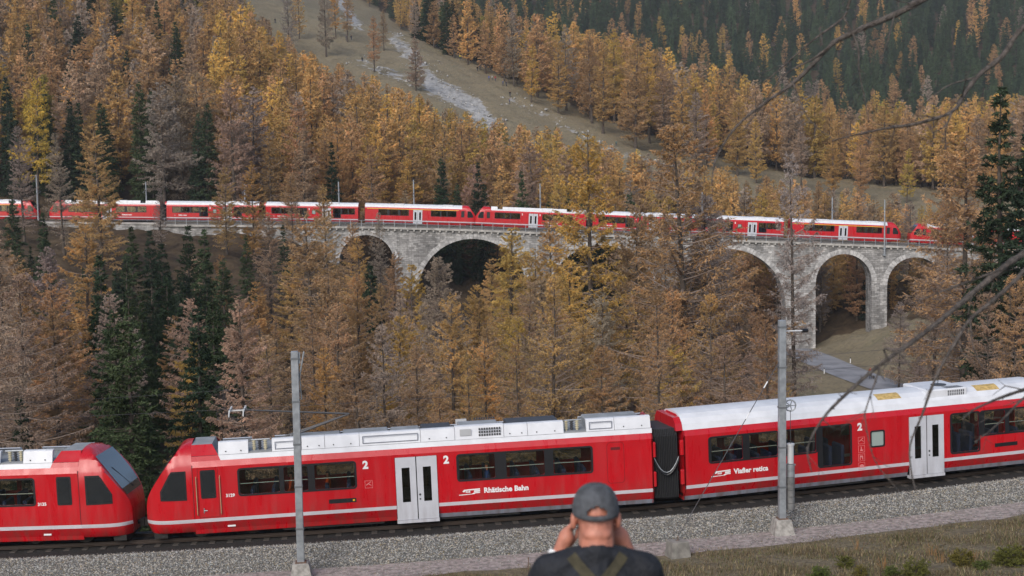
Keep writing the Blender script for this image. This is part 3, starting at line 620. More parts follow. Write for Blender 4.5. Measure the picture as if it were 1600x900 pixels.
        for s_ in ((11.2,) if not nose else (4.2, 13.0)):
            u_ = MB().bbox((s_, -1.03, 3.45), (s_+1.9, 1.03, 3.80), .05).build('air_conditioner', WHITE, root)
            gm = MB()
            for i in range(9):
                for j in range(2): gm.box((s_+.95+i*.09, -1.036, 3.50+j*.12), (s_+1.0+i*.09, -1.02, 3.6+j*.12))
            for i in range(9): gm.box((s_+.95+i*.09, -.98, 3.802), (s_+1.0+i*.09, -.5, 3.806))
            gm.build('grille', DARKG, u_)
            MB().tube([(s_+1.1, -.05, 3.8), (s_+1.1, -.05, 3.83)], .33, 14).build('fan', DARKG, u_)
        if not nose:
            for a, b_ in ((8.9, 10.0), (13.6, 14.7)):
                v = [(x, y*1.004, z+.004) for x in (a, b_) for y, z in ROOF_S[2:4]+[(.5, 3.735)]]
                q = MB().add([(x, -y, z) for x, y, z in v], [(j, j+1, 3+j+1, 3+j) for j in range(2)]); q.build('walkway_patch', mat('ochre_patch', (.55, .38, .14), .8, noise=.3), root, fix=False)
    else:
        # equipment roof: white strip, upright side panels with gaps for insulators, grey deck behind
        cuts = [(R0, 4.05), (4.95, 12.1), (12.1, 14.05), (14.05, 16.45), (17.35, L-.02)]
        v = []
        for sd in (-1, 1):
            MB().add([(R0+.35, sd*1.22, 3.12), (L, sd*1.22, 3.12), (L, sd*1.17, 3.31), (R0+.27, sd*1.17, 3.31)], [(0, 1, 2, 3)]).build('roof_strip', WHITE, root)
            MB().add([(XN, sd*1.22, 3.12), (R0+.35, sd*1.22, 3.12), (R0+.27, sd*1.17, 3.31), (XN, sd*1.17, 3.31)], [(0, 1, 2, 3)]).build('roof_strip', RED, root)
            pan = [(p, False) for p in ((R0+.27, 4.05), (4.95, 6.1), (6.1, 7.0), (7.0, 8.35), (8.35, 10.75), (10.75, 12.1), (12.1, 14.05), (14.05, 15.0), (15.0, 16.45), (17.35, 18.5), (18.5, L-.03))]
            for (a, b_), _x in pan:
                big = a == 12.1; zt = (3.80 if not big else 3.84) if sd < 0 else 3.56; off = .02 if big and sd < 0 else 0
                a2, b2 = a+.008, b_-.008
                q = [(a2, sd*(1.168+off), 3.322), (b2, sd*(1.168+off), 3.322), (b2, sd*(1.05+off), zt-.03), (b2, sd*.98, zt), (b2, sd*.80, zt), (a2, sd*.80, zt), (a2, sd*.98, zt), (a2, sd*(1.05+off), zt-.03)]
                pa = MB().add(q, [(0, 1, 2, 7), (7, 2, 3, 6), (6, 3, 4, 5), (0, 7, 6, 5), (1, 4, 3, 2)]).build('roof_panel', WHITE, root)
                fnp = lambda s_, z_, t: (s_, sd*(1.168+off-(z_-3.322)*(.118/(zt-.352))+.006-t), z_)
                if detail and sd:
                    if a in (4.95, 8.35, 17.35): MB().panel([(a+.12, 3.40), (b_-.1, 3.40), (b_-.1, zt-.1), (a+.12, zt-.1)], [[(a+.15, 3.43), (b_-.13, 3.43), (b_-.13, zt-.13), (a+.15, zt-.13)]], fnp, .012).build('panel_frame', GREYS, pa)
                    elif big:
                        MB().panel([(a+.2, 3.47), (a+.65, 3.47), (a+.65, 3.73), (a+.2, 3.73)], [], fnp, .01).build('filter', mat('filter_grey', (.42, .43, .44), .7), pa)
                        hs = [[(a+.95+i*.1, 3.42+j*.12), (a+1.02+i*.1, 3.42+j*.12), (a+1.02+i*.1, 3.5+j*.12), (a+.95+i*.1, 3.5+j*.12)] for i in range(9) for j in range(3)]
                        for h in hs: MB().panel(h, [], fnp, .01).build('grille_slot', DARKG, pa)
                    else:
                        for f_ in (.25, .75): MB().tube([fnp(a+(b_-a)*f_, 3.44, .0), fnp(a+(b_-a)*f_, 3.44, .02)], .026, 6).build('rivet', DARKG, pa)
            # red flank over the cab
            MB().add([(XN, sd*1.168, 3.322), (R0+.262, sd*1.168, 3.322), (R0+.02, sd*.80, 3.70), (XN, sd*.80, 3.70)], [(0, 1, 2, 3)]).build('cab_roof_flank', RED, root)
        MB().box((XN, -1.12, 3.28), (L-.03, 1.12, 3.36)).build('roof_deck', ROOFG, root)
        MB().add([(XN, -.80, 3.70), (XN, .80, 3.70), (R0+.02, .80, 3.70), (R0+.02, -.80, 3.70), (R0+.1, -.98, 3.36), (R0+.1, .98, 3.36)], [(0, 1, 2, 3), (3, 2, 5, 4)]).build('cab_roof', ROOFG, root)
        for a, b_, h, m_ in ((5.6, 7.6, 3.70, ROOFG), (7.7, 9.5, 3.73, ROOFG), (9.6, 10.75, 3.71, ROOFG), (10.8, 12.0, 3.76, DARKG), (12.3, 13.9, 3.76, ROOFG), (14.2, 16.3, 3.78, DARKG), (17.4, 19.6, 3.75, ROOFG)):
            MB().bbox((a, -.74, 3.36), (b_, .45, h), .04).build('roof_box', m_, root)
        for a in (4.25, 16.6):
            for i in range(3):
                x_ = a+.22*i; t_ = MB().tube([(x_, -.8, 3.36), (x_, -.8, 3.74)], .05, 8)
                for z_ in (3.44, 3.53, 3.62, 3.71): t_.tube([(x_, -.8, z_-.012), (x_, -.8, z_+.012)], .085, 8)
                t_.build('roof_insulator', INSUL if i != 1 else DARKG, root)
            MB().tube([(a-.1, -.8, 3.76), (a+.62, -.8, 3.76)], .035, 6).build('busbar', STEEL, root)
        # pantograph, half raised
        pg = MB().tube([(5.0, -.3, 3.5), (8.0, 0, 4.42)], [.05, .035], 6).tube([(5.0, .3, 3.5), (8.0, 0, 4.42)], [.05, .035], 6).build('pantograph_lower_arm', DARKG, root)
        up = MB().tube([(8.0, 0, 4.42), (3.9, 0, 4.83)], [.045, .03], 6).tube([(8.0, .1, 4.38), (4.1, .1, 4.78)], .015, 5).build('pantograph_upper_arm', DARKG, root)
        hd = MB()
        for x_ in (3.35, 3.9): hd.box((x_-.03, -.62, 4.85), (x_+.03, .62, 4.91)).tube([(x_, -.62, 4.88), (x_, -.85, 4.72)], .025, 5).tube([(x_, .62, 4.88), (x_, .85, 4.72)], .025, 5)
        hd.box((3.35, -.03, 4.80), (3.9, .03, 4.85)); hd.build('pantograph_head', mat('collector_strip', (.6, .6, .58), .5), root)
        MB().bbox((4.98, -.45, 3.365), (5.55, .45, 3.52), .03).build('pantograph_base', DARKG, root)
    # running gear
    for bc in ((3.0, L-3.0) if nose else (2.6, L-2.6)):
        bg_ = MB()
        for side in (-1, 1): bg_.box((bc-1.35, side*.86-.06, .34), (bc+1.35, side*.86+.06, .52)).box((bc-.35, side*.9-.09, .24), (bc+.35, side*.9+.09, .40))
        bg_.box((bc-.3, -.85, .3), (bc+.3, .85, .42)); bo = bg_.build('bogie', UNDER, root)
        for dx in (-1.0, 1.0):
            for side in (-1, 1):
                y_ = side*.56; MB().tube([(bc+dx, y_-.06, .37), (bc+dx, y_+.06, .37)], [.37, .37], 20).tube([(bc+dx, y_+side*.062-.01, .37), (bc+dx, y_+side*.062+.01, .37)], .2, 14).build('wheel', mat('wheel_steel', (.06, .055, .05), .5, .5), bo)
    for a, b_ in (((5.2, 9.2), (11.4, L-5.4)) if nose else ((5.0, 8.2), (10.6, L-5.0))): MB().bbox((a, -1.08, .16), (b_, 1.08, .42), .03).build('underfloor_box', UNDER, root)
    if detail:
        for bnd in bands:
            for p in bnd[4]:
                for side in (-1, 1):
                    for sx in ((p[0]+.25, p[1]-.45) if p[1]-p[0] > 1.1 else (p[0]+.3,)):
                        MB().bbox((sx-.25, side*.72-.45, .52), (sx+.2, side*.72+.45, 1.0), .04).bbox((sx+.12, side*.72-.45, .95), (sx+.28, side*.72+.45, 1.86), .05).build('seat', SEATM, root)
    return root

B4 = [(3.58, 8.18, 1.67, 2.78, [(3.66, 5.18, 1.74, 2.71), (5.36, 6.28, 1.74, 2.71), (6.55, 8.10, 1.74, 2.71)]),
      (12.10, 17.56, 1.67, 2.78, [(12.20, 13.62, 1.74, 2.71), (14.08, 15.60, 1.74, 2.71), (15.96, 17.48, 1.74, 2.71)])]
DB = [(9.68, 11.34)]
carB = railcar('railcar', 20.0, True, B4, DB, 'equipment', small=())
CB = [(1.05, 4.15, 1.67, 2.78, [(1.18, 2.55, 1.74, 2.71), (2.85, 4.10, 1.74, 2.71)]), (4.13, 5.9, 1.67, 2.78, [(4.45, 5.82, 1.74, 2.71)]), (5.88, 7.46, 1.02, 2.78, [(6.12, 7.38, 1.09, 2.71)]),
      (12.05, 13.5, 1.02, 2.78, [(12.14, 13.42, 1.09, 2.71)]), (13.48, 16.0, 1.67, 2.78, [(13.7, 14.7, 1.74, 2.71), (14.9, 15.92, 1.74, 2.71)])]
CD = [(10.1, 11.75)]
carC = railcar('railcar', 16.6, False, CB, CD, 'smooth', small=((8.3, 8.98, 1.66, 2.38),))
# ---- details that only the near cars show
def logo(car, s, z, side):
    q = MB(); f = lambda a, b_, t: (s+(a if side < 0 else -a), side*(SIDE+.006-t), z+b_)
    q.panel([(.14, .14), (.22, .20), (.84, .22), (.84, .17), (.27, .155), (.22, .10), (.18, .10)], [], f, .004)
    q.panel([(0, -.02), (.60, 0), (.66, .03), (.84, .035), (.84, .075), (.60, .07), (.52, .02), (0, .01)], [], f, .004)
    q.panel([(.60, .085), (.84, .09), (.84, .155), (.60, .15)], [], f, .004); q.build('emblem', LETTER, car)
    text(car, 'RhB', s+(.27 if side < 0 else -.27), z+.07, .11, side, bold=.004)
def picto(car, s, z, side, kind):
    f = lambda a, b_, t: (s+(a if side < 0 else -a), side*(SIDE+.006-t), z+b_)
    o = MB().panel([(0, 0), (.30, 0), (.30, .30), (0, .30)], [[(.015, .015), (.285, .015), (.285, .285), (.015, .285)]], f, .004).build('pictogram', mat('pictogram_pink', (.62, .2, .2), .5), car)
    m_ = MATS['pictogram_pink']
    if kind == 0: MB().panel([(.05, .10), (.14, .16), (.25, .08), (.25, .11), (.16, .19), (.25, .24), (.22, .26), (.05, .14)], [], f, .004).build('pictogram_symbol', m_, o)
    elif kind == 1: MB().panel([(.10, .06), (.20, .06), (.24, .12), (.16, .12), (.16, .25), (.12, .25), (.12, .14), (.08, .12)], [], f, .004).build('pictogram_symbol', m_, o)
    elif kind == 2: MB().panel([(.06, .06), (.10, .06), (.10, .16), (.16, .16), (.18, .06), (.22, .06), (.21, .22), (.07, .24)], [], f, .004).build('pictogram_symbol', m_, o)
    else: MB().panel([(.05, .08), (.25, .08), (.25, .18), (.18, .22), (.12, .22), (.05, .18)], [], f, .004).build('pictogram_symbol', m_, o)
def cab_side(car, number, both=True, crew=True):
    for side in (-1, 1):
        sg = 1 if side < 0 else -1
        f = lambda a, b_, t: (a, side*(SIDE+.010-t), b_)
        fr = MB().panel(rrect(2.16, 1.67, 2.74, 2.79, .06), [], f, .016).build('crew_window_seal', BLACK, car)
        MB().panel(rrect(2.22, 1.73, 2.68, 2.73, .04), [], lambda a, b_, t: (a, side*(SIDE+.014-t), b_), .006).build('crew_window', WSCR, fr)
        for x_ in (1.86,): MB().box((x_, min(side*SIDE, side*(SIDE+.004)), .88), (x_+.022, max(side*SIDE, side*(SIDE+.004)), 3.0)).build('body_joint', BLACK, car)
        if crew:
            dd = MB().panel([(2.06, .92), (2.84, .92), (2.84, 2.86), (2.06, 2.86)], [[(2.075, .935), (2.825, .935), (2.825, 2.845), (2.075, 2.845)]], lambda a, b_, t: (a, side*(SIDE+.003-t), b_), .004).build('crew_door_gap', mat('seam_dark', (.12, .004, .006), .6), car)
            for x_ in (2.0, 2.9): MB().tube([(x_, side*SIDE, 1.02), (x_, side*(SIDE+.05), 1.06), (x_, side*(SIDE+.05), 2.5), (x_, side*SIDE, 2.54)], .018, 6).build('grab_rail', mat('rail_brass', (.5, .36, .22), .4, .3), car)
            MB().tube([(2.24, side*(SIDE+.03), 1.2), (2.38, side*(SIDE+.03), 1.2)], .018, 6).tube([(2.25, side*(SIDE), 1.1), (2.25, side*(SIDE+.03), 1.3)], .02, 6).build('door_handle', STEEL, car)
        text(car, number, 3.1 if side < 0 else 3.52, 1.68, .17, side, bold=.006, name='car_number')
cab_side(carB, '3129')
for side in (-1, 1):
    sg = 1 if side < 0 else -1
    text(carB, '2', 8.43 if side < 0 else 8.66, 2.45, .42, side, bold=.02, name='class_numeral'); text(carB, '2', 11.60 if side < 0 else 11.84, 2.45, .42, side, bold=.02, name='class_numeral')
    logo(carB, 12.15 if side < 0 else 15.1, 1.14, side); text(carB, 'Rhätische Bahn', 13.14 if side < 0 else 14.1, 1.17, .285, side, bold=.011)
    picto(carB, 8.48 if side < 0 else 8.78, 1.66, side, 0)
    f = lambda a, b_, t: (a, side*(SIDE+.008-t), b_)
    dp = MB().panel(rrect(7.05, 1.14, 8.12, 1.31, .02), [], f, .012).build('destination_display', BLACK, carB)
    MB().panel([(7.98, 1.19), (8.06, 1.19), (8.06, 1.26), (7.98, 1.26)], [], lambda a, b_, t: (a, side*(SIDE+.012-t), b_), .004).build('display_mark', YELL, dp)
    hf = rrect(18.12, 1.2, 18.82, 2.86, .14)
    MB().panel(hf, [rrect(18.135, 1.215, 18.805, 2.845, .13)], lambda a, b_, t: (a, side*(SIDE+.003-t), b_), .004).build('hatch_seam', MATS['seam_dark'], carB)
    MB().box((18.28, min(side*SIDE, side*(SIDE+.012)), 2.55), (18.66, max(side*SIDE, side*(SIDE+.012)), 2.66)).build('hatch_vent', MATS['seam_dark'], carB)
    MB().panel([(3.1, .48), (3.4, .48), (3.4, .60), (3.1, .60)], [], lambda a, b_, t: (a, side*(SIDE-.10+.012-t), b_), .004).build('data_plate', LETTER, carB)
    for z_ in (2.45, 1.25):
        MB().bbox((19.98, min(side*1.15, side*1.34), z_-.3), (20.12, max(side*1.15, side*1.34), z_+.3), .04).build('gangway_bracket', RED, carB)
        MB().bbox((-.14, min(side*1.15, side*1.34), z_-.3), (.02, max(side*1.15, side*1.34), z_+.3), .04).build('gangway_bracket', RED, carC)
    text(carC, '2', 7.72 if side < 0 else 7.96, 2.45, .42, side, bold=.02, name='class_numeral')
    logo(carC, 1.15 if side < 0 else 3.9, 1.14, side); text(carC, 'Viafier retica', 2.14 if side < 0 else 2.9, 1.17, .285, side, bold=.011)
    for i in range(4): picto(carC, 7.74 if side < 0 else 8.04, 1.86-.36*i, side, i)
    MB().box((14.2, min(side*SIDE, side*(SIDE+.01)), 1.14), (15.3, max(side*SIDE, side*(SIDE+.01)), 1.3)).build('destination_display', BLACK, carC)
# red end hood of the middle car and the bellows between the cars
MB().panel([(-1.22, 3.12), (-1.13, 3.40), (-.9, 3.62), (.9, 3.62), (1.13, 3.40), (1.22, 3.12)], [], lambda a, b_, t: (-.28+t, a, b_), .29).build('end_hood', RED, carC)
bl = MB()
NB = 14
for i in range(NB):
    x_ = 20.06+i*.071; sag = .10*math.sin(math.pi*(i+.5)/NB)
    for dx, w in ((.0, 1.06), (.036, 1.18)):
        lp = [(y*w/1.18, z) for y, z in ((-1.18, .45), (-1.18, 2.95), (-1.0, 3.22), (1.0, 3.22), (1.18, 2.95), (1.18, .45), (.9, .3), (-.9, .3))]
        bl.v += [(x_+dx, a, b_-sag*.2) for a, b_ in lp]
nb_ = NB*2
bl.f = [(i*8+j, i*8+(j+1) % 8, (i+1)*8+(j+1) % 8, (i+1)*8+j) for i in range(nb_-1) for j in range(8)]; bl.m = [0]*len(bl.f)
bl.build('bellows', mat('bellows_grey', (.035, .036, .04), .75), carB)
for side in (-1, 1):
    for dz, m_, r_ in ((0, BLACK, .04), (.1, STEEL, .018)):
        MB().tube([(20.05+1.0*t, side*1.27, 2.0+dz-.62*4*t*(1-t)) for t in np.linspace(0, 1, 9)], r_, 6).build('jumper_cable', m_, carB)
# other end car (same build, other number)
index_kids()
carA = copy_tree(carB)
for o in list(COL.objects):
    if o.parent == carA and o.name.split('.')[0] in ('bellows', 'jumper_cable', 'pantograph_lower_arm', 'pantograph_upper_arm', 'pantograph_head', 'pantograph_base', 'crew_door_gap', 'grab_rail', 'door_handle'):
        bpy.data.objects.remove(o)
    elif o.parent == carA and o.name.startswith('car_number'):
        bpy.data.objects.remove(o)
for side in (-1, 1): text(carA, '3135', 3.1 if side < 0 else 3.52, 1.68, .17, side, bold=.006, name='car_number')
for o in list(COL.objects):
    if o.parent == carA and o.name.split('.')[0] in ('roof_panel', 'roof_box', 'roof_insulator', 'busbar'): o.scale = (1, -1, 1)
def place(car, s0, s1, flip=False):
    p0, p1 = track(s0), track(s1); d = p1-p0
    car.rotation_euler = Euler((0, -math.atan2(d[2], np.hypot(d[0], d[1])), math.atan2(d[1], d[0])), 'XYZ'); car.location = Vector(p0)
place(carB, -9.98, 10.02); place(carC, 11.12, 27.72); place(carA, -10.42, -30.4)
tag(carB, 'red railcar 3129 with sloping cab, raised pantograph and white roof boxes, before the photographer', 'railcar', 'cars of the near red train')
tag(carC, 'red middle railcar with smooth white roof and column of pictograms, beyond the bellows', 'railcar', 'cars of the near red train')
tag(carA, 'red railcar 3135 whose windscreen faces the cab of the next train', 'railcar', 'cars of the near red train')
# ------------------------------------------------------------------ trains on the viaduct
index_kids()
KEEP = {'railcar', 'body', 'nose', 'windscreen', 'cab_window', 'cab_window_seal', 'window_band', 'pane', 'door_leaf', 'door_pane', 'roof', 'roof_panel', 'roof_strip', 'roof_deck', 'roof_box', 'cab_roof', 'cab_roof_flank', 'air_conditioner', 'bogie', 'underfloor_box', 'floor_pan', 'ceiling_panel', 'crew_window_seal', 'class_numeral', 'window_frame', 'bellows', 'end_hood', 'lettering', 'seat', 'wheel'}
carF = railcar('railcar', 20.0, True, B4, DB, 'smooth', first=True, detail=False)
for side in (-1, 1): MB().box((3.2, min(side*SIDE, side*(SIDE+.006)), 2.80), (19.6, max(side*SIDE, side*(SIDE+.006)), 2.90)).build('class_line', YELL, carF)
for side in (-1, 1): MB().panel(rrect(2.16, 1.67, 2.74, 2.79, .06), [], lambda a, b_, t: (a, side*(SIDE+.010-t), b_), .016).build('crew_window_seal', BLACK, carF)
index_kids()
KEEP |= {'class_line'}
def place_far(car, xa, xb):
    p0 = np.array([xa, VY, float(zdeck(xa))]); p1 = np.array([xb, VY, float(zdeck(xb))]); d = p1-p0
    car.rotation_euler = Euler((0, -math.atan2(d[2], math.hypot(d[0], d[1])), math.atan2(d[1], d[0])), 'XYZ'); car.location = Vector(p0)
first_used = False
names = {'E': carB, 'C': carC, 'F': carF}
POSN = ['leading', 'second', 'third', 'rear']
def far_set(xa, cars, word):
    global first_used
    x = xa
    for k, t in enumerate(cars):
        Lc = 20.0 if t in 'EF' else 16.6
        if t == 'F' and not first_used: c = carF; first_used = True
        else: c = copy_tree(names[t], None, KEEP)
        if t == 'F': place_far(c, x+Lc, x)
        else: place_far(c, x, x+Lc)
        what = {'E': 'red cab car with roof boxes', 'C': 'red middle car with smooth roof', 'F': 'red cab car with yellow line'}[t]
        tag(c, f'{what}, {ORD[k]} in the {word}', 'railcar', 'cars of the trains on the viaduct'); x += Lc+(1.1 if k < len(cars)-1 else .5)
    return x
xs1 = P(80, 340, VD)[0]; xs2 = P(741, 340, VD)[0]
far_set(P(62, 340, VD)[0]-20.0, 'F', 'train cut by the left edge')
far_set(xs1, 'ECCF', 'far train before the arches')
xe = far_set(xs2, 'ECCF', 'train over the middle arches')
far_set(P(1419, 340, VD)[0], 'EC', 'last train behind the larch')
# ------------------------------------------------------------------ line masts, tensioning gear and wires of the near track
def near_mast(u, vb, vt, d, label):
    b0 = P(u, vb, d); t0 = P(u, vt, d); zg = gz(b0[0], b0[1]); o = empty('line_mast', (b0[0], b0[1], zg-.05), heading(0)); h = t0[2]-zg+.05
    tag(o, label, 'mast', 'masts along the near track')
    MB().add([(sx*w, sy*w, z) for z, w in ((-.15, .46), (.62, .30), (.66, .27)) for sx, sy in ((-1, -1), (1, -1), (1, 1), (-1, 1))], [(i*4+j, i*4+(j+1) % 4, (i+1)*4+(j+1) % 4, (i+1)*4+j) for i in range(2) for j in range(4)]+[(8, 9, 10, 11)]).build('footing', CONC, o)
    MB().box((-.2, -.2, .655), (.2, .2, .70)).build('base_plate', mat('rusty_plate', (.16, .10, .07), .8, noise=.4), o)
    MB().bbox((-.135, -.135, .70), (.135, .135, h), .02).build('column', STEEL, o)
    for k in range(5):
        z = 1.9+k*(h-2.2)/4; MB().box((-.15, -.15, z), (.15, .15, z+.07)).build('band', mat('band_steel', (.16, .17, .18), .5, .3), o)
    return o, h
mL, hL = near_mast(470, 872, 545, 52.6, 'grey steel line mast on concrete footing in front of railcar 3129')
MB().box((.12, -.05, hL-.45), (.2, .05, hL-.05)).tube([(.16, 0, hL-.9), (.34, 0, hL-.02)], .035, 6).tube([(.16, 0, hL-.9), (.2, 0, hL-1.8)], .02, 5).build('top_bracket', STEEL, mL)
mR, hR = near_mast(1222, 815, 497, 56.0, 'grey steel line mast with hanging weights in front of the middle railcar')
ar = MB().tube([(.12, .1, hR-.45), (1.0, .5, hR-.5)], .03, 6).build('arm', LETTER, mR)
MB().tube([(.95, .48, hR-.5), (1.2, .6, hR-.5)], .075, 8).build('insulator', BLACK, ar)
MB().tube([(.13, .3, hR-1.1), (.75, 1.6, hR-1.6)], .02, 5).build('stay', STEEL, mR)
# tension weight hung beside the mast
pb = np.array(mR.location); c_, s_n = math.cos(heading(0)), math.sin(heading(0))
wx, wy, wz = pb[0]+.36, pb[1]+.15, pb[2]
wt = empty('tension_weight', (wx, wy, wz)); tag(wt, 'stack of grey cylindrical counterweights hanging beside a line mast', 'weight')
for k in range(7): MB().tube([(0, 0, 1.0+k*.26), (0, 0, 1.245+k*.26)], [.165, .165], 14).build('weight_disc', mat('cast_weight', (.17, .17, .17), .7, noise=.3, nscale=4) if k < 5 else STEEL, wt)
MB().tube([(0, 0, 2.83), (0, 0, 3.55)], .13, 12).tube([(0, 0, 3.55), (0, 0, 3.62)], .16, 12).build('spring_tube', mat('weight_cover', (.5, .51, .52), .5), wt)
MB().tube([(0, 0, 3.6), (0, 0, 4.95)], .012, 5).build('hanger_wire', DARKG, wt)
pu = MB()
for k in range(12): a = 2*math.pi*k/12; pu.tube([(.22*math.cos(a), .05, 5.12+.22*math.sin(a)), (.22*math.cos(a+.55), .05, 5.12+.22*math.sin(a+.55))], .03, 5)
for k in range(5): a = 2*math.pi*k/5; pu.tube([(0, .05, 5.12), (.2*math.cos(a), .05, 5.12+.2*math.sin(a))], .018, 4)
pu.box((-.36, -.02, 5.09), (.02, .03, 5.15)); pu.build('pulley_wheel', STEEL, wt)
MB().box((-.3, -.03, 2.74), (.2, .03, 2.80)).build('guide_bracket', STEEL, wt)
# guy wire down to its anchor block
ab = next(p for p in (P(1059, 870, d) for d in np.arange(40, 62, .1)) if p[2] <= gz(p[0], p[1])); zg = gz(ab[0], ab[1])
blk = empty('anchor_block', (ab[0], ab[1], zg-.1), .3); blk.scale = (.8, .8, .85); tag(blk, 'weathered concrete anchor block in the grass below the track', 'block')
MB().add([(sx*w, sy*w, z) for z, w in ((0, .50), (.45, .46), (.80, .43), (.84, .40)) for sx, sy in ((-1, -.8), (1, -.85), (.95, .85), (-1, .8))], [(i*4+j, i*4+(j+1) % 4, (i+1)*4+(j+1) % 4, (i+1)*4+j) for i in range(3) for j in range(4)]+[(12, 13, 14, 15)]).build('block', CONCD, blk)
MB().tube([(.0, 0, .8), (.03, 0, 1.05)], .025, 6).tube([(-.1, 0, .83), (.1, 0, .83)], .03, 6).build('anchor_eye', mat('rusty_plate', (.16, .1, .07)), blk)
a0 = Vector((ab[0], ab[1], zg+.74)); a1 = Vector((pb[0]-.1, pb[1], pb[2]+hR-1.6)); gw = empty('guy_wire', a0); tag(gw, 'taut guy wire running from line mast down to anchor block', 'wire')
MB().tube([(0, 0, 0), tuple(a1-a0)], .016, 5).build('cable', DARKG, gw)
for f_ in (.68, .86): q = (a1-a0)*f_; MB().tube([q-(a1-a0).normalized()*.15, q+(a1-a0).normalized()*.15], .024, 6).build('insulator_link', LETTER, gw)
# overhead wires
cw = empty('overhead_line', track(0, 0, 4.9)); OW = np.array(cw.location); tag(cw, 'thin overhead contact and carrier wires above the near train', 'wire')
MB().tube([track(s, 0, 4.92)-OW for s in range(-45, 60, 3)], .007, 4).build('contact_wire', DARKG, cw)
MB().tube([track(s, 0, 5.55+.35*((s % 36)/18-1)**2)-OW for s in range(-45, 60, 3)], .006, 4).build('carrier_wire', DARKG, cw)
for s in range(-43, 60, 6): MB().tube([track(s, 0, 4.92)-OW, track(s, 0, 5.55+.35*((s % 36)/18-1)**2)-OW], .005, 4).build('dropper', DARKG, cw)
stp = P(825, 880, 52.0); stk = empty('marker_stake', (stp[0], stp[1], gz(stp[0], stp[1])-.05)); tag(stk, 'thin rusty stake stuck in the path edge beside the photographer', 'stake')
MB().tube([(0, 0, 0), (.02, 0, .62)], .018, 6).build('rod', MATS['rusty_plate'], stk); MB().tube([(.02, 0, .6), (.02, 0, .66)], .03, 6).build('tip', MATS['rusty_plate'], stk)
